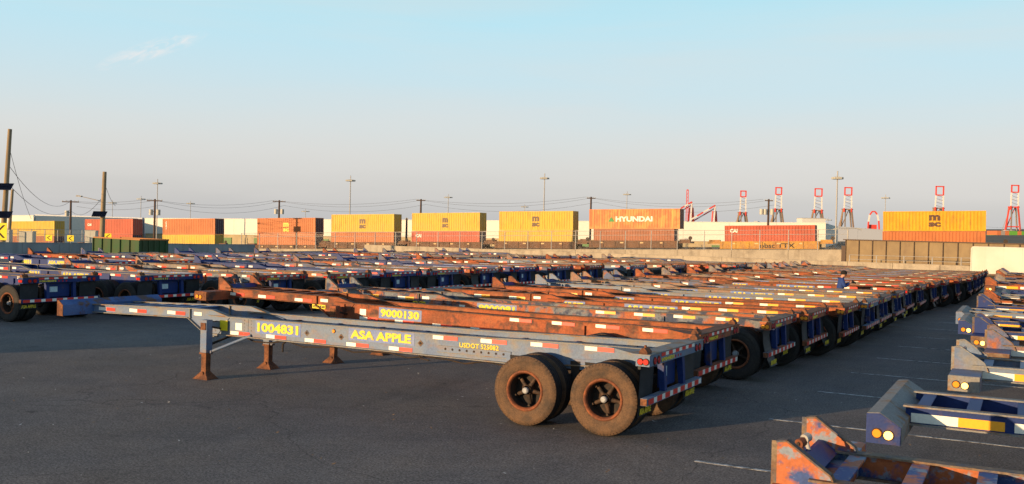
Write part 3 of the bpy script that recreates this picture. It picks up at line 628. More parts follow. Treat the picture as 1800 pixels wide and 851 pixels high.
# chain link fence on the retaining wall
def fence(name, P0, P1, hz, n, label, rails=(1.0,), mesh_=True):
    P0 = Vector(P0); P1 = Vector(P1); f = empty(name, P0); tag(f, label, 'fence'); D = P1-P0
    for k in range(n+1):
        p = D*(k/n); link('fence_post', MB().cyl(p, p+Vector((0, 0, hz)), .045, .045, 6).mesh('fence_post', [STEEL]), f)
    for r_ in rails: link('fence_rail', MB().cyl(Vector((0, 0, hz*r_)), D+Vector((0, 0, hz*r_)), .022, .022, 5).mesh('fence_rail', [STEEL]), f)
    if mesh_:
        b = MB(); L = D.length; e = D/L; s_ = .16; k = 0; x = -hz
        while x < L:
            for sg in (1, -1):
                a0, a1 = max(0, x), min(L, x+hz*.95)
                if a1 <= a0: continue
                z0, z1 = (a0-x), (a1-x)
                if sg < 0: z0, z1 = hz*.95-z0, hz*.95-z1
                b.bar(e*a0+Vector((0, 0, z0)), e*a1+Vector((0, 0, z1)), .004, .004)
            x += s_
        tag(link('chain_mesh', b.mesh('chain_mesh', [STEEL]), f), kind='stuff')
fence('railway_fence', (*r0, at(424, 438, 116).z-.02), (*r1, at(1490, 440, 89).z-.02), 1.95, 26, 'tall chain link fence on top of the pale retaining wall', (1.0, .78))
fence('barrier_fence', at(1493, 463, 84), at(1850, 474, 77), .75, 7, 'short post and rail fence at the foot of the brown girder', (1.0, .5), False)
fence('roadside_fence', at(-20, 424, 84), at(165, 424, 96), 1.1, 8, 'low wire fence above the grey wall at far left', (1.0, .6))
# green skip
SKG = mat('green_skip_paint', [(.035, .085, .03), (.05, .075, .03)], .6, nscale=1, finev=.15); SKO = mat('lit_orange_skip_edge', [(.34, .15, .05)], .7)  # skip rim: orange-brown of the lit top edge put into the colour
s0 = at(165, 449, 79); s1 = at(246, 449, 73)
d = s1-s0; yw = math.atan2(d.y, d.x); L = d.length
sk = empty('waste_skip', (s0.x, s0.y, 0), (0, 0, yw)); tag(sk, 'dark green open-top waste skip with ribbed sides in front of the left wall', 'skip')
zt = at(200, 421, 74).z
link('skip_wall', MB().box(0, L, 0, .06, .05, zt).box(0, L, 2.2, 2.26, .05, zt).box(L-.06, L, .06, 2.2, .05, zt).box(0, .06, .06, 2.2, .05, zt).mesh('skip_wall', [SKG]), sk)
link('skip_rim', MB().box(-.05, L+.05, -.06, .08, zt, zt+.1).box(-.05, L+.05, 2.2, 2.3, zt, zt+.1).box(L-.05, L+.05, .08, 2.2, zt, zt+.1).mesh('skip_rim', [SKO]), sk)
link('skip_floor', MB().box(0, L, 0, 2.26, .02, .05).mesh('skip_floor', [SKG]), sk)
for k in range(6): link('skip_rib', MB().box(k*L/5-.05, k*L/5+.05, -.12, 0, .05, zt).mesh('skip_rib', [SKG]), sk)
for k in range(5): link('skip_rib', MB().box(L, L+.1, .2+k*.45, .3+k*.45, .05, zt).mesh('skip_rib', [SKG]), sk)
# ------------------------------------------------------------------ containers and railway
def cpaint(name, c, c2=None, rustc=(.30, .12, .05)):
    return mat(name, [c, c2 or tuple(x*.82 for x in c)], .55, nscale=.5, thr=(.45, .65), finev=.1, fine=12, streak=(rustc, (3, 3, .6), .45), bump=.05, bscale=8)
CY = cpaint('yellow_container', (.60, .38, .035), (.52, .36, .06), (.35, .13, .03)); CYO = cpaint('amber_container', (.66, .34, .015)); CO = cpaint('orange_container', (.48, .15, .045)); CR = cpaint('red_container', (.46, .09, .045), None, (.30, .08, .04))
CB = cpaint('brown_container', (.34, .12, .055)); CYR = mat('rust_streaked_yellow_container', [(.58, .19, .075), (.60, .28, .09)], .6, nscale=.6, thr=(.45, .55), finev=.1, streak=((.68, .46, .13), (2.6, 2.6, .12), .75), bump=.05, bscale=8); CDK = mat('dark_door_paint', [(.08, .04, .05)], .6)
CW = mat('white_container_paint', [(.58, .56, .48), (.50, .48, .40)], .5, nscale=.3, finev=.03, streak=((.5, .46, .36), (1, 1, .3), .3))
def corr(L, H):                                  # corrugated side, near face at y = 0
    def mk():
        b = MB(); x = .12; pr = [(x, .045)]; p = .40
        while x + p < L-.12:
            pr += [(x+.08, .045), (x+.14, .008), (x+.26, .008), (x+.32, .045)]; x += p
        pr.append((L-.12, .045))
        vs = [(a, c, .16) for a, c in pr]+[(a, c, H-.12) for a, c in pr]; n = len(pr)
        b.add(vs, [(i, i+1, i+1+n, i+n) for i in range(n-1)], 0)
        return b.mesh('side_panel', [CY])
    return cached(('corr', L, H), mk)
def container(P, ex, L, H, paint, label, name='shipping_container', text=None, tri=False, door=CDK, group=None):
    ex = Vector(ex).normalized(); ey = Vector((0, 0, 1)).cross(ex).normalized(); ez = ex.cross(ey)
    root = empty(name, (0, 0, 0)); root.matrix_world = Matrix(((ex.x, ey.x, ez.x, P.x), (ex.y, ey.y, ez.y, P.y), (ex.z, ey.z, ez.z, P.z), (0, 0, 0, 1)))
    tag(root, label, 'shipping container', group); W = 2.44
    link('side_panel', corr(L, H), root, paint=[paint])
    link('side_panel', corr(L, H), root, (L, W, 0), (0, 0, math.pi), [paint])
    def fr():
        b = MB()
        for x in (0, L-.12):
            for y in (0, W-.12): b.box(x, x+.12, y, y+.12, 0, H)
        for y in (0, W-.12): b.box(.12, L-.12, y, y+.12, .003, .16); b.box(.12, L-.12, y, y+.12, H-.12, H-.003)
        for x in (.02, L-.12): b.box(x, x+.1, .12, W-.12, H-.12, H-.003); b.box(x, x+.1, .12, W-.12, .003, .16)
        return b.mesh('frame', [CY])
    link('frame', cached(('fr', L, H), fr), root, paint=[paint])
    link('roof', cached(('roof', L), lambda: MB().box(.1, L-.1, .12, W-.12, -.04, -.02).mesh('roof', [CY])), root, (0, 0, H), paint=[paint])
    def dr():
        b = MB()
        for y0, y1 in ((.13, 1.21), (1.23, 2.31)): b.box(L-.08, L-.04, y0, y1, .17, H-.13)
        return b.mesh('door', [CY])
    dpt = cached(('dr', L, H), dr); do = link('door', dpt, root, paint=[door])
    def rods():
        b = MB()
        for y in (.4, .95, 1.5, 2.05): b.cyl((L-.02, y, .1), (L-.02, y, H-.1), .02, .02, 6)
        return b.mesh('locking_rod', [STEEL])
    link('locking_rod', cached(('rod', L, H), rods), do)
    link('end_panel', cached(('ep', H), lambda: MB().box(.03, .06, .12, W-.12, .16, H-.12).mesh('end_panel', [CY])), root, paint=[paint])
    for t in (text or []):
        s, x, z, w_, h_, m_ = t
        link('lettering', text_mesh(s, w_, h_, m_, .05), root, (x, -.003, z), (R(90), 0, 0))
    if tri: link('emblem', MB().add([(2.95, -.006, 1.05), (3.95, -.006, 1.05), (3.45, -.006, 1.75)], [(0, 1, 2)]).mesh('emblem', [GRN]), root)
    return root
GRN = mat('green_emblem', [(.03, .25, .06)], .5, bump=0); WTX = mat('white_lettering', [(.75, .72, .62)], .5, bump=0, finev=.25, fine=6); BTX = mat('dark_lettering', [(.10, .05, .03)], .5, bump=0, finev=.3, fine=6); YTX = mat('yellow_logo_paint', [(.75, .52, .06)], .5, bump=0)
def Zt(px): return 147.3/(1+.000262*(px-900))
def trainpt(px, py): return at(px, py, Zt(px))
MS = lambda m_, k=1.: [('m', 5.55, 1.35, 1.15*k, .75, m_), ('sc', 5.5, .55, 1.25*k, .6, m_)]
stacks = [  # px0, px1, top, mid, bottom, upper(L, H, paint, text, door), lower
 (14, 100, 387.5, 414.5, 438, CY, None, CY, CB, 'yellow container at far left beside the wooden pole', 'brown container under the far left yellow one'),
 (148.6, 234, 385.5, 412, 438, CR, [('CAI', .7, 1.6, 1.0, .5, WTX)], CR, CR, 'red container behind the green skip, on top of its stack', 'red lower container behind the green skip'),
 (286.5, 377, 383, 412.5, 438, CO, [('C\nA\nI', .7, .9, .35, 1.5, WTX)], CDK, CY, 'plain orange container above a yellow one, left of the white wall', 'yellow lower container partly hidden by the left wall'),
 (452.7, 553.8, 383, 412.8, 434, CO, MS(YTX), CDK, CO, 'orange container with yellow MSC logo on top of its stack', 'orange lower container beneath the yellow MSC logo one'),
 (583, 692, 377, 407.5, 434, CY, MS(BTX), CY, CO, 'yellow container with MSC logo above an orange one', 'orange container beneath the first yellow MSC container'),
 (724, 843.5, 374.3, 406.2, 432, CY, MS(BTX, .85), CY, CR, 'yellow container with worn MSC logo above the red CAI one', 'red CAI container beneath the worn yellow one'),
 (877.5, 1007, 371.4, 404.7, 430, CY, MS(BTX), CY, CY, 'yellow container with MSC logo stacked on a plain yellow one', 'plain yellow lower container left of the HYUNDAI stack'),
 (1037.5, 1193, 368, 402.3, 430, CYR, [('HYUNDAI', 4.1, 1.05, 5.6, .78, WTX)], CB, CB, 'long orange and yellow streaked HYUNDAI container on top of its stack', 'brown lower container beneath the HYUNDAI one'),
 (1273.6, 1433, 402.6, None, 428, CR, [('CAI', .75, 1.5, 1.05, .55, WTX)], CR, None, 'single red CAI container riding low in the yellow rail wagon', None),
 (1557, 1728, 371.2, 406.3, 424, CYO, MS(BTX, 1.15), CYO, CO, 'bright yellow container with black MSC logo at far right', 'orange lower container above the brown girder at right'),
]
WB = mat('brown_wagon_paint', [(.17, .085, .045), (.11, .06, .035)], .8, nscale=.7, finev=.25, fine=8); WY = mat('yellow_wagon_paint', [(.50, .27, .04), (.38, .18, .05)], .75, nscale=.7, finev=.2, fine=8); IRON = mat('dark_wagon_iron', [(.05, .035, .025)], .8)
WLAB = mat('pale_wagon_plate', [(.62, .42, .2)], .6)
def wagon(P, ex, L, H, paint, label, letters=False):
    """well wagon whose side sill hides the foot of the lower container"""
    ex = Vector(ex).normalized(); ey = Vector((0, 0, 1)).cross(ex).normalized(); ez = ex.cross(ey)
    root = empty('rail_wagon', (0, 0, 0)); root.matrix_world = Matrix(((ex.x, ey.x, ez.x, P.x), (ex.y, ey.y, ez.y, P.y), (ex.z, ey.z, ez.z, P.z), (0, 0, 0, 1)))
    tag(root, label, 'rail wagon', 'rail wagons under the containers')
    x0, x1 = -.6, L+.6
    for y in (-.28, 2.64): link('side_sill', MB().box(x0, x1, y, y+.08, .25, H).box(x0, x1, y-.06, y+.10, H+.002, H+.10).box(x0, x1, y-.05, y+.10, .20, .25).mesh('side_sill', [paint]), root)
    for k in range(8): link('sill_post', MB().box(x0+.3+k*(x1-x0-.7)/7, x0+.42+k*(x1-x0-.7)/7, -.36, -.281, .25, H).mesh('sill_post', [paint]), root)
    for k in range(4): link('sill_plate', MB().box(1.2+k*3, 1.7+k*3, -.295, -.281, H-.3, H-.12).mesh('sill_plate', [WLAB]), root)
    link('well_floor', MB().box(x0, x1, -.2, 2.6, .1, .2).mesh('well_floor', [IRON]), root)
    for xa, xb in ((x0-1.75, x0), (x1, x1+1.75)):
        link('end_platform', MB().box(xa, xb, -.1, 2.5, H-.25, H-.02).box(xa+.1, xb-.1, .3, .9, H-.02, H+.3).mesh('end_platform', [paint]), root)
        xc = (xa+xb)/2
        bg_ = link('bogie', MB().prism([(xc-1.0, -.1), (xc-.9, .15), (xc+.9, .15), (xc+1.0, -.1), (xc+.5, -.25), (xc-.5, -.25)], 0, .15).box(xc-.9, xc+.9, .15, 2.2, .0, .15).mesh('bogie', [IRON]), root)
        for q in (-.85, .85):
            for y in (.2, 2.05): link('rail_wheel', MB().cyl((xc+q, y, -.08), (xc+q, y+.12, -.08), .42, .42, 16).mesh('rail_wheel', [IRON]), bg_)
    link('brake_wheel', MB().cyl((x1+1.7, .2, H+.5), (x1+1.7, .26, H+.5), .28, .28, 12).cyl((x1+1.7, .3, H-.1), (x1+1.7, .3, H+.5), .03, .03, 6).mesh('brake_wheel', [IRON]), root)
    if letters:
        link('lettering', text_mesh('TTX', 2.3, .62, IRON, .03), root, (7.3, -.29, .35), (R(90), 0, 0))
        link('lettering', text_mesh('obso', 2.2, .7, IRON, .02), root, (4.9, -.29, .3), (R(90), 0, 0))
for i, (x0, x1, yt, ym, yb, pu, tx, dr_, plo, lu, ll) in enumerate(stacks):
    A0, A1 = trainpt(x0, ym or yb), trainpt(x1, ym or yb); ex = A1-A0
    L = 13.72 if i == 7 else 12.19
    mid = (A0+A1)/2; exn = ex.normalized(); A0 = mid-exn*L/2
    T = trainpt((x0+x1)/2, yt); H = 2.59 if i in (8, 9) else 2.9
    if i == 8: H = 2.5
    if ym:
        r_ = container(A0, ex, L, H, pu, lu, text=tx, tri=(i == 7), door=dr_)
        up_z = Vector((0, 0, 1)); HL = 2.59
        B0 = mid-exn*12.19/2 - Vector((0, 0, HL+.03))
        tl = [('CAI', .75, 1.6, 1.05, .55, WTX)] if i == 5 else None
        container(B0, ex, 12.19, HL, plo, ll, text=tl, door=CDK if plo is not CY else CY)
        base = B0
    else:
        container(A0, ex, L, H, pu, lu, text=tx, door=dr_); base = A0 - Vector((0, 0, .35))
    if i == 8: wagon(base-Vector((0, 0, .6)), ex, 12.19, 1.15, WY, 'yellow TTX well wagon with graffiti carrying the red CAI container', True)
    else:
        nm = ['under the far left yellow container', 'behind the green skip', 'under the plain orange and yellow stack', 'under the orange MSC stack', 'under the first yellow MSC stack', 'under the red CAI and worn yellow stack', 'under the all yellow stack', 'under the HYUNDAI stack', '', 'behind the brown girder'][i]
        wagon(base-Vector((0, 0, .35)), ex, 12.19, 1.15, WB, 'brown low rail well wagon '+nm)
# white box at right
q0 = at(1706, 480, 70); q1 = at(1830, 481, 67.5); d = Vector((q1.x-q0.x, q1.y-q0.y, 0))
tb = empty('box_trailer', (q0.x, q0.y, 0), (0, 0, math.atan2(d.y, d.x))); tag(tb, 'plain white box trailer at the right edge behind the far chassis', 'trailer')
zb, zt = q0.z, at(1710, 433, 70).z
pr = [(0, zb), (12, zb), (12, zt), (.12, zt), (.03, zt-.05), (0, zt-.15)]
link('box_body', MB().prism(pr, 0, 2.5).mesh('box_body', [CW]), tb)
link('bottom_rail', MB().box(-.02, 12.02, -.03, 2.53, zb-.12, zb-.001).mesh('bottom_rail', [EDGE]), tb)
link('corner_post', MB().box(-.02, .05, -.03, -.001, zb, zt-.15).mesh('corner_post', [CW]), tb)
for k in range(9): link('side_seam', MB().box(.9+k*1.2, .93+k*1.2, -.008, -.001, zb+.02, zt-.05).mesh('side_seam', [CW]), tb)
for x in (1.2, 2.4): link('wheel', MB().cyl((x, .1, .45), (x, .5, .45), .45, .45, 20).mesh('wheel', [TYREK]), tb)
link('underframe', MB().box(.5, 11, .3, 2.2, .35, zb-.125).mesh('underframe', [DARKM]), tb)
# ------------------------------------------------------------------ warehouses
WALLW = mat('white_warehouse_wall', [(.66, .64, .56), (.60, .59, .53)], .6, nscale=.06, finev=.03, fine=2, bump=0); WALLB = mat('grey_blue_warehouse_wall', [(.42, .45, .50)], .6, finev=.03, bump=0); DOCK = mat('tan_dock_wall', [(.42, .33, .18), (.34, .27, .16)], .7, nscale=.3); DGRN = mat('green_dock_door', [(.10, .20, .07)], .6); MAR = mat('maroon_band', [(.20, .03, .03)], .6); TRIM = mat('grey_roof_trim', [(.35, .36, .38)], .6)
def warehouse(pa, ya, Za, pb, yb, Zb, depth, wall, label, dock=True, band=None, side=None):
    A_, B_ = at(pa, ya, Za), at(pb, yb, Zb); d = Vector((B_.x-A_.x, B_.y-A_.y, 0)); L = d.length
    root = empty('warehouse', (A_.x, A_.y, -6), (0, math.asin((A_.z-B_.z)/L), math.atan2(d.y, d.x))); tag(root, label, 'warehouse')
    H = A_.z+6; hd = 5.6; n = int(L/9.5)
    for k in range(n):
        x0, x1 = k*L/n, (k+1)*L/n
        link('wall_panel', MB().box(x0+.02, x1-.02, 0, .3, hd, H).mesh('wall_panel', [wall]), root)
    link('side_wall', MB().box(L-.3, L, .61, depth, 0, H).mesh('side_wall', [wall]), root); link('side_wall', MB().box(0, .3, .61, depth, 0, H).mesh('side_wall', [wall]), root)
    link('roof', MB().box(.3, L-.3, .3, depth, H-.6, H-.4).mesh('roof', [TRIM]), root)
    link('roof_trim', MB().box(-.1, L+.1, -.1, .4, H, H+.12).mesh('roof_trim', [wall]), root)
    link('dock_wall', MB().box(0, L, .35, .6, 0, hd).mesh('dock_wall', [DOCK]), root)
    if dock:
        for k in range(n*2):
            x0 = (k+.25)*L/(n*2); link('dock_door', MB().box(x0, x0+2.8, .2, .34, 1.0, hd-.8).mesh('dock_door', [DGRN if k % 2 else DOCK]), root)
    if band: link('colour_band', MB().box(0, L, -.06, -.001, hd+.2, hd+1.4).mesh('colour_band', [band]), root)
    return root
warehouse(255, 384, 265, 1453, 392.5, 200, 60, WALLW, 'long white warehouse behind the container train')
warehouse(61, 377.5, 300, 250, 383.5, 270, 60, WALLB, 'grey-blue warehouse with maroon band behind the left containers', False, MAR)
warehouse(-60, 380, 250, 60, 379, 240, 40, WALLW, 'cream warehouse end at the far left edge', False)
warehouse(1452, 397, 300, 1558, 405, 300, 60, WALLB, 'shaded warehouse side painted grey-blue, between the white warehouse and the bright yellow container', False)  # grey-blue wall colour holds the shade on the white warehouse's side
hc = at(1410, 393, 205)
hs = empty('roof_cabin', hc, (0, 0, YAW*-1)); tag(hs, 'white rooftop machine cabin at the right end of the white warehouse', 'cabin')
link('cabin_wall', MB().box(0, 5.0, 0, 4, -.5, 1.15).mesh('cabin_wall', [WALLW]), hs); link('cabin_roof', MB().box(-.1, 5.1, -.1, 4.1, 1.152, 1.25).mesh('cabin_roof', [TRIM]), hs)
rl = MB()
for k in range(8): rl.box(1+k, 1.06+k, -.2, -.14, 1.25, 2.2)
# rooftop vents
for px, pz in ((425, .5), (640, .4), (830, .5), (1205, .5), (1330, .6)):
    Zr = 265+(px-255)/1198*(200-265)+2; p = at(px, 389+(px-400)*.005, Zr)
    tag(link('roof_vent', MB().box(-.5, .5, -.5, .5, -1.2, .35).prism([(-.65, .352), (.65, .352), (.3, .6), (-.3, .6)], -.65, .65).mesh('roof_vent', [TRIM]), loc=p), 'small grey roof vent on the white warehouse above photo x %d' % px if False else {425: 'small roof vent left of the orange MSC stack', 640: 'roof vent hidden close to the first yellow MSC stack', 830: 'roof vent close to the worn yellow container', 1205: 'roof vent just right of the HYUNDAI container', 1330: 'roof vent above the single red CAI container'}[px], 'vent')
# ------------------------------------------------------------------ poles and wires
WOOD = mat('pale_pole_wood', [(.33, .25, .15), (.24, .18, .11)], .9, nscale=1.5, finev=.15, stretch=(3, 3, .3)); WOODD = mat('dark_pole_wood', [(.085, .055, .04)], .9); SOL = mat('solar_panel_glass', [(.008, .012, .03)], .2, finev=.1, bump=0); GALV = mat('mast_grey', [(.36, .35, .33)], .5)  # pole wood is a pale brown, two tones mixed by noise
CAN = mat('transformer_grey', [(.45, .44, .38)], .5); WIRE = mat('wire_black', [(.06, .06, .065)], .6, bump=0)
def frame_root(name, base, label, cat, group=None):
    o = empty(name, base, (0, 0, -YAW)); return tag(o, label, cat, group)      # local x runs along the picture
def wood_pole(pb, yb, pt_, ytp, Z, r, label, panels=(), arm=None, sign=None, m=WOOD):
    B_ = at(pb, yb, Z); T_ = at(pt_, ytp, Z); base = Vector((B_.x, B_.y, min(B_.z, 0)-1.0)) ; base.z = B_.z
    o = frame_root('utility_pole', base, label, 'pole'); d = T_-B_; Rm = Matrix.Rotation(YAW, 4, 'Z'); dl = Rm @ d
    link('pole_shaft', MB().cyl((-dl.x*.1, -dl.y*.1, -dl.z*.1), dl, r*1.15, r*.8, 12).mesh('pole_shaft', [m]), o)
    for (px0, px1, py) in panels:
        p = Rm @ (at((px0+px1)/2, py, Z)-B_); w_ = (px1-px0)/FPX*Z/2
        b = MB(); b.add([(p.x-w_, p.y-.75, p.z-.30), (p.x+w_*.93, p.y-.75, p.z-.30), (p.x+w_, p.y-.28, p.z+.28), (p.x-w_, p.y-.28, p.z+.28)], [(0, 1, 2, 3), (3, 2, 1, 0)])
        b.box(p.x-w_, p.x+w_*.93, p.y-.78, p.y-.752, p.z-.34, p.z-.28); b.bar((p.x, p.y-.35, p.z), (p.x, p.y, p.z-.1), .08)
        link('solar_panel', b.mesh('solar_panel', [SOL]), o)
    if arm:
        p0 = Rm @ (at(arm[2], arm[3], Z)-B_); p1 = Rm @ (at(arm[0], arm[1], Z)-B_); b = MB(); b.cyl(p0, p1, .05, .04, 6)
        a = link('lamp_arm', b.mesh('lamp_arm', [STEEL]), o); link('lamp_head', MB().prism([(p1.x-.45, p1.z-.05), (p1.x+.1, p1.z-.08), (p1.x+.2, p1.z+.05), (p1.x-.35, p1.z+.12)], p1.y-.15, p1.y+.15).mesh('lamp_head', [STEEL]), a)
    if sign:
        p = Rm @ (at(sign[0], sign[1], Z)-B_); sg = chevron_mesh(.55, .75); link('chevron_sign', sg, o, (p.x, p.y-.35, p.z))
    return o
def chevron_mesh(wd, h):
    b = MB(); b.box(-wd, wd, -.02, .02, -h, h, 0)
    for s in (-1, 1): b.add([(.35*wd, -.024, s*.75*h), (.75*wd, -.024, s*.75*h), (-.25*wd, -.024, 0), (-.65*wd, -.024, 0)], [(0, 1, 2, 3) if s < 0 else (3, 2, 1, 0)], 1)
    return b.mesh('chevron', [YLAB, IRON])
wood_pole(5, 421, 17.5, 227, 84, .22, 'tall leaning wooden pole with two solar panels at the left edge', ((-2, 28, 328), (-4, 26, 377)), None, (5, 407))
wood_pole(15, 421, 22, 333, 100, .17, 'thin wooden pole just right of the tall leaning one')
wood_pole(179, 421, 184, 302, 105, .26, 'wooden pole with street lamp arm and small solar panel behind the skip', ((166, 191, 376),), (141, 345, 179, 354))
def power_pole(px, yt, yb, Z, label, cans=0, arm=1.3):
    B_ = at(px, yb, Z); T_ = at(px, yt, Z); h = (T_-B_).length
    o = frame_root('power_pole', B_, label, 'power pole')
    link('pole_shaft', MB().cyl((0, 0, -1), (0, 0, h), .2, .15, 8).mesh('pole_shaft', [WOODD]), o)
    ca = link('crossarm', MB().box(-arm, arm, -.22, -.1, h-.35, h-.2).mesh('crossarm', [WOODD]), o)
    for q in (-1, -.55, .55, 1): link('insulator', MB().cyl((q*arm*.95, -.16, h-.2), (q*arm*.95, -.16, h-.02), .05, .04, 6).mesh('insulator', [CAN]), ca)
    for q in range(cans):
        xx = (-.55, .6, -1.15)[q]; link('transformer', MB().cyl((xx, -.1, h-2.55), (xx, -.1, h-1.65), .32, .32, 12).box(min(xx, 0), max(xx, 0), -.04, .04, h-2.0, h-1.9).mesh('transformer', [CAN]), o)
    return B_ + Vector((0, 0, h-.05))
wp = []
wp.append(power_pole(123.5, 352, 416, 150, 'dark power pole with crossarm between the yellow and red containers', 1))
wp.append(power_pole(271, 350, 424, 150, 'dark power pole with grey transformers left of the plain orange container', 2, 1.2))
wp.append(power_pole(490, 352, 400, 175, 'power pole with two transformers standing behind the orange MSC stack', 2, 1.15))
wp.append(power_pole(739, 350, 400, 172, 'power pole standing behind the worn yellow container', 0, .8))
wp.append(power_pole(1037, 346, 430, 168, 'dark power pole at the left end of the HYUNDAI stack', 0, .75))
power_pole(714, 383, 430, 165, 'short dark pole between the two yellow stacks', 0, .2)
wp.append(power_pole(1350, 350, 402, 155, 'power pole with pale transformers above the single red container', 3, .65))
def wire(a, b, sag, label, group='overhead wires'):
    m = MB(); n = 14; pts = [a.lerp(b, i/n)-Vector((0, 0, sag*4*(i/n)*(1-i/n))) for i in range(n+1)]; o0 = pts[0]
    for p, q in zip(pts[:-1], pts[1:]): m.cyl(p-o0, q-o0, .022, .022, 4, cap=False)
    tag(link('overhead_wire', m.mesh('overhead_wire', [WIRE]), loc=o0), label, 'wire', group)
nmw = ['between the first and second dark power poles', 'from the transformer pole to the orange MSC stack pole', 'from the orange MSC stack pole to the worn yellow stack pole', 'from the worn yellow stack pole to the HYUNDAI pole', 'from the HYUNDAI pole to the red container pole']
for i in range(5):
    for q, (dz_, sg) in enumerate(((.0, 1.5), (-.15, 2.0), (-.9, 2.2))):
        sh = rt0*((q-1)*.9)
        wire(wp[i]+sh+Vector((0, 0, dz_)), wp[i+1]+sh+Vector((0, 0, dz_)), sg*(wp[i+1]-wp[i]).length/42*.9, '%s overhead wire %s' % (['highest', 'middle', 'lowest'][q], nmw[i]))
Pt = at(17, 293, 84); wire(Pt, wp[0], 2.0, 'overhead wire from the tall leaning pole to the first dark power pole')
wire(at(14, 323, 84), at(123, 369, 150), 1.6, 'lower cable from the tall leaning pole to the first dark power pole')
wire(at(124, 370, 150), at(182, 344, 105), 1.3, 'cable rising from the first dark pole to the street lamp pole')
wire(at(16, 258, 84), at(55, 385, 130), .5, 'thin guy wire dropping from the tall leaning pole')
wire(at(184, 322, 105), at(203, 362, 130), .4, 'thin guy wire dropping from the street lamp pole')
wire(at(1725, 398, 260), at(1830, 400, 260), .3, 'thin wire between the yellow container and the right edge')
def mast(px, yt, yb, Z, label, r=.16, hw=None):
    B_ = at(px-(yb-yt)*.02, yb, Z); T_ = at(px, yt, Z); h = T_.z-B_.z
    o = frame_root('light_mast', B_, label, 'light mast', None)
    link('mast_shaft', MB().cyl((0, 0, -2), (0, 0, h), r, r*.6, 8).mesh('mast_shaft', [GALV]), o)
    hw = hw or 6.3/FPX*Z
    hd = link('lamp_ring', MB().cyl((0, 0, h-.12), (0, 0, h), .5*hw, .5*hw, 10).cyl((0, 0, h), (0, 0, h+.9), .1, .1, 6).mesh('lamp_ring', [GALV]), o)
    for k in range(8):
        t = 2*math.pi*k/8+.2; x, y = math.cos(t)*hw*.85, math.sin(t)*hw*.85
        b = MB(); b.bar((x*.5, y*.5, h), (x, y, h-.05), .08); b.box(x-.38, x+.38, y-.3, y+.3, h-.38, h-.06)
        link('floodlight', b.mesh('floodlight', [CAN]), hd)
for a in ((616, 316, 400, 215, 'tall light mast behind the first yellow MSC stack'), (957, 312, 400, 215, 'tall light mast behind the all yellow stack'), (1471, 311, 440, 150, 'tall light mast right of the white warehouse'),
          (788, 346, 400, 330, 'small distant light mast behind the worn yellow container'), (1102, 341, 400, 330, 'small distant light mast behind the HYUNDAI container'), (1556, 347, 420, 300, 'light mast at the left end of the bright yellow container'),
          (277, 321, 420, 240, 'thin light mast beside the transformer pole'), (248, 349, 420, 330, 'distant light mast left of the transformer pole'), (335, 357, 420, 380, 'faint distant light mast above the plain orange container'), (198, 356, 420, 380, 'faint distant light mast right of the street lamp pole'), (537, 371, 420, 420, 'very small distant light mast above the orange MSC container'), (922, 363, 420, 420, 'very small distant light mast left of the one behind the all yellow stack'), (1455, 386, 430, 420, 'very small distant light mast above the warehouse end')):
    mast(*a)
# street lamp at right end of warehouse
B_ = at(1489, 438, 92); o = frame_root('street_lamp', B_, 'short double arm street lamp standing left of the brown girder', 'street lamp')
h = at(1489, 402, 92).z-B_.z
link('lamp_post', MB().cyl((0, 0, -.3), (0, 0, h), .06, .045, 8).mesh('lamp_post', [STEEL]), o)
for s in (-1, 1):
    a = link('lamp_arm', MB().cyl((0, 0, h), (s*.9, 0, h+.05), .03, .03, 6).mesh('lamp_arm', [STEEL]), o); link('lamp_head', MB().prism([(s*.9, h), (s*1.35, h-.12), (s*1.35, h-.04), (s*.9, h+.1)], -.1, .1).mesh('lamp_head', [CAN]), a)
# chevron signs, cabinets
for px, py, Z, lab in ((86, 418, 82, 'yellow chevron sign behind the wall, left of the pair'), (124, 419, 82, 'yellow chevron sign behind the wall, below the first power pole'), (190, 416, 80, 'yellow chevron sign just above the green skip')):
    p = at(px, py, Z); b = chevron_mesh(.28, .26); o = frame_root('chevron_sign', p, lab, 'sign'); link('sign_panel', b, o); link('sign_post', MB().cyl((0, .06, -1.2), (0, .06, .2), .03, .03, 6).mesh('sign_post', [STEEL]), o)
for px, py, Z, w_, h_, lab in ((48, 424, 86, .42, .75, 'pale grey electrical cabinet behind the wall at far left'), (161, 421, 90, .34, .7, 'grey electrical cabinet in front of the red container'), (11, 424, 90, .3, .9, 'narrow cream cabinet beside the leaning pole')):
    p = at(px, py, Z); o = frame_root('electrical_cabinet', p, lab, 'cabinet')
    link('cabinet_body', MB().box(-w_*1.5, w_*1.5, -.3, .3, -.5, h_*1.15).mesh('cabinet_body', [CAN]), o)
    link('cabinet_door', MB().box(-w_*1.4, -.01, -.32, -.301, -.4, h_*1.1).box(.01, w_*1.4, -.32, -.301, -.4, h_*1.1).mesh('cabinet_door', [CAN]), o)
    link('cabinet_roof', MB().box(-w_*1.6, w_*1.6, -.35, .35, h_*1.15+.002, h_*1.15+.05).mesh('cabinet_roof', [CAN]), o)
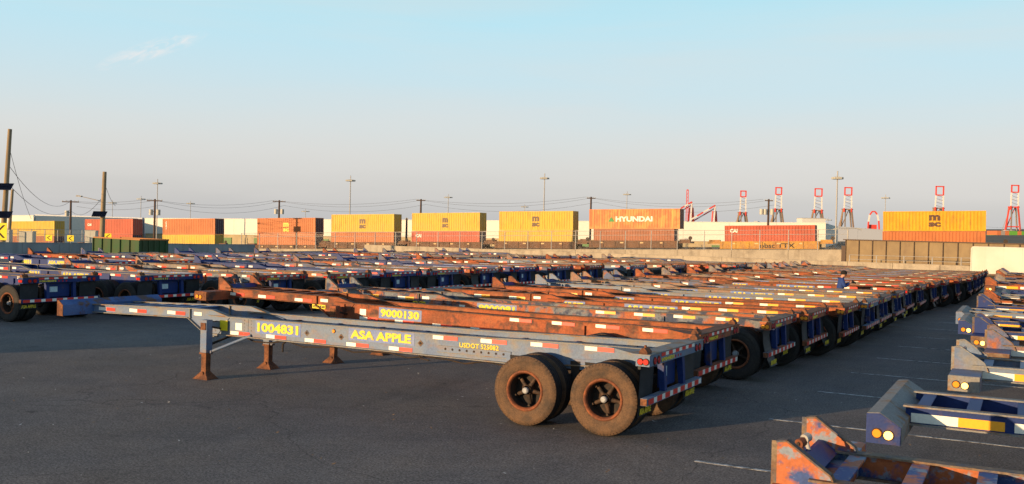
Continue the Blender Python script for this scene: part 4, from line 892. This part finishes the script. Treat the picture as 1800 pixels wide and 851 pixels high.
# ------------------------------------------------------------------ dockside cranes, far off
CRR = mat('crane_red', [(.66, .07, .05)], .6, finev=.03, bump=0); CRW = mat('crane_white', [(.72, .68, .62)], .6, finev=.03, bump=0); CRG = mat('crane_grey', [(.24, .21, .19)], .6, finev=.03, bump=0); CRB = mat('crane_brown', [(.30, .20, .13)], .6, finev=.03, bump=0)
CZ = 2000.; U = CZ/FPX           # metres per photo pixel there
def crane_root(px, yb, label): return frame_root('dock_crane', at(px, yb, CZ), label, 'crane', 'dockside cranes on the skyline')
def up_crane(px, yt, wtop, label, base=405, brown=True, hh=17):
    o = crane_root(px, base, label); u = U; H = (base-yt)*u; W = wtop*u/2; t = 1.95*u
    y1 = H-hh*u; y2 = H-36*u if H > 45*u else H*.45
    link('boom_tip', MB().bar((-W, 0, y1), (-W, 0, H), t).bar((W, 0, y1), (W, 0, H), t).bar((-W-t/2, 0, H), (W+t/2, 0, H), t).bar((-W, 0, y1), (W, 0, y1), t).mesh('boom_tip', [CRR]), o)
    link('boom_girder', MB().bar((-W-.5*u, 0, y2), (-W, 0, y1-t/2), t*.9).bar((W+.5*u, 0, y2), (W, 0, y1-t/2), t*.9).bar((-W, 0, (y1+y2)/2), (W, 0, (y1+y2)/2), t*.35).mesh('boom_girder', [CRW]), o)
    link('boom_foot', MB().bar((-W-.5*u, 0, y2-7*u), (-W-.5*u, 0, y2), t).bar((W+.5*u, 0, y2-7*u), (W+.5*u, 0, y2), t).mesh('boom_foot', [CRR]), o)
    lm = CRB if brown else CRR
    for s in (-1, 1):
        link('crane_leg', MB().bar((s*(W+11*u), 5*u, -20*u), (s*(W+1.5*u), 3*u, y2-2*u), t*1.2).mesh('crane_leg', [lm]), o)
        link('crane_leg', MB().bar((s*(W+6*u)+3*u, 14*u, -20*u), (s*(W), 8*u, y2-2*u), t).mesh('crane_leg', [CRG]), o)
    link('cross_beam', MB().bar((-W-4*u, 3*u, y2-2*u), (W+4*u, 3*u, y2-2*u), t).mesh('cross_beam', [CRB if brown else CRR]), o)
    link('mast_column', MB().bar((-W*.4, 5*u, -5*u), (-W*.4, 5*u, y2-2*u), t).mesh('mast_column', [CRG]), o)
    link('machinery_house', MB().box(-W-9*u, W*.6, 2*u, 9*u, -2*u, 7*u).mesh('machinery_house', [CRW]), o)
    bz = MB()
    for k in range(4): bz.bar((-W, 0, y1-k*6*u), (W, 0, y1-(k+1)*6*u+2*u), t*.3)
    link('lattice', bz.mesh('lattice', [CRG]), o)
    zz = y2*.45
    link('stay', MB().bar((-W-14*u, 12*u, -8*u), (-W, 3*u, y2-4*u), t*.4).bar((W+9*u, 3*u, -8*u), (W, 3*u, y2-4*u), t*.4).mesh('stay', [CRG]), o)
    link('portal_beam', MB().bar((-W-6.5*u, 5*u, zz*.6), (W+6.5*u, 5*u, zz*.6), t).bar((-W*1.6, 6*u, zz*.6), (W*.6, 6*u, y2-3*u), t*.6).mesh('portal_beam', [lm]), o)
    return o
def down_crane(px, yt, label, s=-1, base=402, ln=36, steep=.62):
    o = crane_root(px, base, label); u = U; H = (base-yt)*u; t = 2.*u
    for k in range(4):
        a, b = k/4, (k+1)/4
        link('boom_section', MB().bar((s*ln*u*a, 0, H-ln*u*steep*a), (s*ln*u*b, 0, H-ln*u*steep*b), t*1.5, t*1.2).mesh('boom_section', [CRR if k % 2 == 0 else CRW]), o)
        link('boom_section', MB().bar((s*ln*u*a+3*u, 8*u, H-ln*u*steep*a-4*u), (s*ln*u*b+3*u, 8*u, H-ln*u*steep*b-4*u), t, t).mesh('boom_section', [CRW if k % 2 == 0 else CRR]), o)
    for q, (xa, xb) in enumerate(((-3, 0), (5, 0), (-6, -3), (8, 3))):
        link('crane_leg', MB().bar((xa*u, q*3*u, -20*u), (xb*u, q*2*u, H-(q > 1)*10*u), t).mesh('crane_leg', [CRW if q < 1 else CRR]), o)
    link('cross_beam', MB().bar((-30*u, 3*u, 8*u), (8*u, 3*u, 8*u), t*.8).bar((-8*u, 3*u, 1*u), (8*u, 3*u, 1*u), t).bar((-6*u, 0, 8*u), (6*u, 0, 1*u), t*.6).mesh('cross_beam', [CRR]), o)
    link('machinery_house', MB().box(-28*u, -18*u, 0, 8*u, 1*u, 8*u).mesh('machinery_house', [CRR]), o)
    return o
down_crane(1215, 355, 'red and white dock crane with lowered boom just right of the HYUNDAI container', -1, 404, 26)
o = crane_root(1208, 360, 'slim raised red boom above the leftmost dock crane'); link('boom_girder', MB().bar((-1.6*U, 0, -40*U), (-1.3*U, 0, 26*U), 1.1*U).bar((1.8*U, 0, -40*U), (1.3*U, 0, 26*U), 1.1*U).bar((-1.3*U, 0, 26*U), (1.3*U, 0, 26*U), 2*U).mesh('boom_girder', [CRR]), o)
link('lattice', MB().bar((-1.5*U, 0, 10*U), (1.5*U, 0, 16*U), .5*U).bar((-1.5*U, 0, 4*U), (1.5*U, 0, 10*U), .5*U).bar((-1.5*U, 0, 16*U), (1.5*U, 0, 22*U), .5*U).mesh('lattice', [CRR]), o)
down_crane(1256, 361, 'red and white dock crane with boom sloping down to the left', -1, 404, 42)
up_crane(1305, 336, 9, 'dock crane with slim raised boom and long brown back stays', hh=10)
up_crane(1367, 330, 10, 'dock crane with raised red boom behind the transformer pole', hh=12)
up_crane(1437, 332, 12, 'dock crane with raised red square boom tip above the warehouse end', hh=13)
up_crane(1489, 330, 12, 'dock crane with raised red square boom tip right of the tall mast', hh=13, base=415)
up_crane(1650, 328, 13, 'dock crane with raised boom directly above the bright yellow container', hh=15)
up_crane(1782, 326, 12, 'tall red and white dock crane at the far right edge', brown=False, hh=12, base=412)
o = crane_root(1535, 412, 'red dock crane with rounded arch top left of the bright yellow container'); u = U
b = MB(); pr = [(-10, 0), (-9, 22), (-7, 34), (-3, 40), (2, 40), (6, 35), (9, 24), (11, 0)]
for k, ((xa, za), (xb, zb_)) in enumerate(zip(pr[:-1], pr[1:])): link('arch_section', MB().bar((xa*u, 0, za*u), (xb*u, 0, zb_*u), 2.2*u).mesh('arch_section', [CRW if k in (1, 5) else CRR]), o)
link('cross_beam', MB().bar((-34*u, 2*u, 8*u), (16*u, 2*u, 6*u), 2.6*u).mesh('cross_beam', [CRR]), o); link('machinery_house', MB().box(-7*u, 7*u, 3*u, 10*u, 8*u, 17*u).mesh('machinery_house', [CRR]), o)
for x in (-12, -4, 6, 14): link('crane_leg', MB().bar((x*u, 4*u, -25*u), (x*u, 4*u, 8*u), 2*u).mesh('crane_leg', [CRR]), o)
# far container stacks at the right edge
SG = mat('green_far_container', [(.12, .34, .05)], .6, bump=0); SO = mat('orange_far_container', [(.5, .16, .06)], .6, bump=0); SGY = mat('grey_far_container', [(.3, .27, .25)], .6, bump=0)
cols = [(0, 1, SO), (1, 1, SGY), (2, 1, SO), (3, 1, SG), (4, 1, SG), (5, 1, SO), (6, 1, SG), (-1, 0, SG), (0, 0, SO), (1, 0, SO), (2, 0, SG), (3, 0, SO), (4, 0, SO), (5, 0, SG), (6, 0, SO), (7, 0, SO), (7, 1, SG)]
bp = at(1752, 421, 560)
for c_, r_, m_ in cols:
    o = link('stacked_container', MB().box(0, 2.44, 0, 12, 0, 2.55).box(.1, 1.2, -.05, 0, .1, 2.4).box(1.25, 2.34, -.05, 0, .1, 2.4).mesh('stacked_container', [m_]), loc=bp+rt0*(c_*2.55*.95)+Vector((0, 0, r_*2.6)), rot=(0, 0, -YAW))
    tag(o, '%s container end, %s in the %s row of the far stack at right' % ({SG.name: 'green', SO.name: 'orange', SGY.name: 'grey'}[m_.name], (['leftmost'] + ORD[1:])[c_+1] if r_ == 0 else (['leftmost'] + ORD[1:])[c_], 'upper' if r_ else 'lower'), 'shipping container', 'far container stack')
# ------------------------------------------------------------------ person with a camera
SKIN = mat('skin', [(.48, .25, .16)], .6, finev=.05, bump=0); JACK = mat('blue_jacket', [(.02, .05, .20)], .8, finev=.15); JEAN = mat('dark_jeans', [(.02, .025, .05)], .85); BEAN = mat('black_beanie_wool', [(.018, .014, .012)], .95, finev=.3); CAMB = mat('black_camera_body', [(.015, .015, .015)], .4)
def person(loc, yaw):
    V = []; Ed = []; Rd = []
    def v(p, r, par=None):
        V.append(p); Rd.append(r)
        if par is not None: Ed.append((par, len(V)-1))
        return len(V)-1
    pel = v((0, 0, .95), (.16, .12)); w1 = v((.01, 0, 1.12), (.18, .14), pel); ch = v((.03, 0, 1.32), (.22, .16), w1); nb = v((.05, 0, 1.46), (.10, .09), ch)
    nk = v((.09, 0, 1.53), (.055, .055), nb); hd = v((.13, 0, 1.62), (.085, .09), nk); tp = v((.13, 0, 1.71), (.075, .08), hd); nose = v((.225, 0, 1.60), (.018, .018), hd); 
    for s in (-1, 1):
        v((.12, s*.085, 1.62), (.018, .02), hd)
        sh = v((.03, s*.20, 1.43), (.09, .09), ch); e = v((.12, s*.26, 1.20), (.065, .065), sh); wr = v((.30, s*.09, 1.32), (.032, .032), e); pm = v((.36, s*.055, 1.37), (.03, .022), wr)
        for k in range(4):
            f1 = v((.40, s*(.045-.008*k), 1.40-.022*k), (.010, .010), pm); v((.405, s*(.01-.002*k), 1.40-.022*k), (.009, .009), f1)
        v((.35, s*.02, 1.40), (.011, .011), pm)
        hp = v((0, s*.10, .88), (.09, .09), pel); kn = v((.03, s*.11, .50), (.06, .06), hp); an = v((0, s*.11, .10), (.042, .042), kn); v((.15, s*.12, .04), (.035, .03), an)
    me = bpy.data.meshes.new('person'); me.from_pydata(V, Ed, []); ob = bpy.data.objects.new('person', me); C.objects.link(ob)
    sk_ = ob.modifiers.new('s', 'SKIN'); sb = ob.modifiers.new('b', 'SUBSURF'); sb.levels = 1
    for i, q in enumerate(me.skin_vertices[0].data): q.radius = Rd[i]; q.use_root = (i == 0)
    m2 = bpy.data.meshes.new_from_object(ob.evaluated_get(bpy.context.evaluated_depsgraph_get())); bpy.data.objects.remove(ob)
    m2.materials.clear()
    for m_ in (JACK, SKIN, JEAN, BLACKR): m2.materials.append(m_)
    for p in m2.polygons:
        c = p.center; p.use_smooth = True
        p.material_index = 1 if (c.z > 1.52 or (c.x > .30 and c.z > 1.2)) else (3 if c.z < .09 else (2 if c.z < .93 else 0))
    m2.name = 'person'; o = bpy.data.objects.new('person', m2); C.objects.link(o); o.location = loc; o.rotation_euler = (0, 0, yaw)
    tag(o, 'person in blue jacket and dark beanie bent over a camera, standing among the central row', 'person')
    b = MB(); rings = [(1.62, .104), (1.66, .106), (1.70, .098), (1.74, .075), (1.765, .035)]; n = 14; vs = []
    for z, r in rings: vs += [(.125+r*math.cos(2*math.pi*i/n)*1.05, r*math.sin(2*math.pi*i/n), z+(.02 if i in (0, 1, 13, 2, 12) and z < 1.65 else 0)) for i in range(n)]
    b.add(vs, [(j*n+i, j*n+(i+1) % n, (j+1)*n+(i+1) % n, (j+1)*n+i) for j in range(4) for i in range(n)]+[tuple(4*n+i for i in range(n))], 0, True)
    link('beanie', b.mesh('beanie', [BEAN]), o)
    cb = MB(); cb.box(-.03, .03, -.07, .07, -.045, .045); cb.cyl((.03, 0, 0), (.12, 0, 0), .035, .038, 12); cb.box(-.025, .02, -.025, .025, .045, .07)
    k = link('camera_in_hand', cb.mesh('camera_in_hand', [CAMB])); k.location = Vector(loc)+Matrix.Rotation(yaw, 3, 'Z') @ Vector((.41, 0, 1.37)); k.rotation_euler = (0, R(15), yaw)
    tag(k, 'black camera with short lens held in the hands of the person in blue', 'camera')
person((-1.15, 21.95, 0), R(20))
# ------------------------------------------------------------------ litter on the asphalt
LEAF = mat('dry_leaf', [(.30, .18, .08)], .9); PAP = mat('white_scrap', [(.6, .6, .58)], .9)
b = MB(); rnd = random.Random(3)
for k in range(260):
    x, y = rnd.uniform(-14, 7), rnd.uniform(-10, 6); r_ = rnd.uniform(.008, .02); t = rnd.uniform(0, 6.3); h_ = .004+rnd.random()*.01
    vs = [(x+math.cos(t+i*1.57)*r_*(1.8 if i % 2 else .7), y+math.sin(t+i*1.57)*r_*(1.8 if i % 2 else .7), .008+(h_ if i == 1 else 0)) for i in range(4)]
    b.add(vs, [(0, 1, 2, 3), (3, 2, 1, 0)], 0 if rnd.random() < .7 else 1)
tag(link('ground_litter', b.mesh('ground_litter', [LEAF, PAP])), 'small dry leaves and paper scraps scattered over the asphalt', 'litter', kind='stuff')
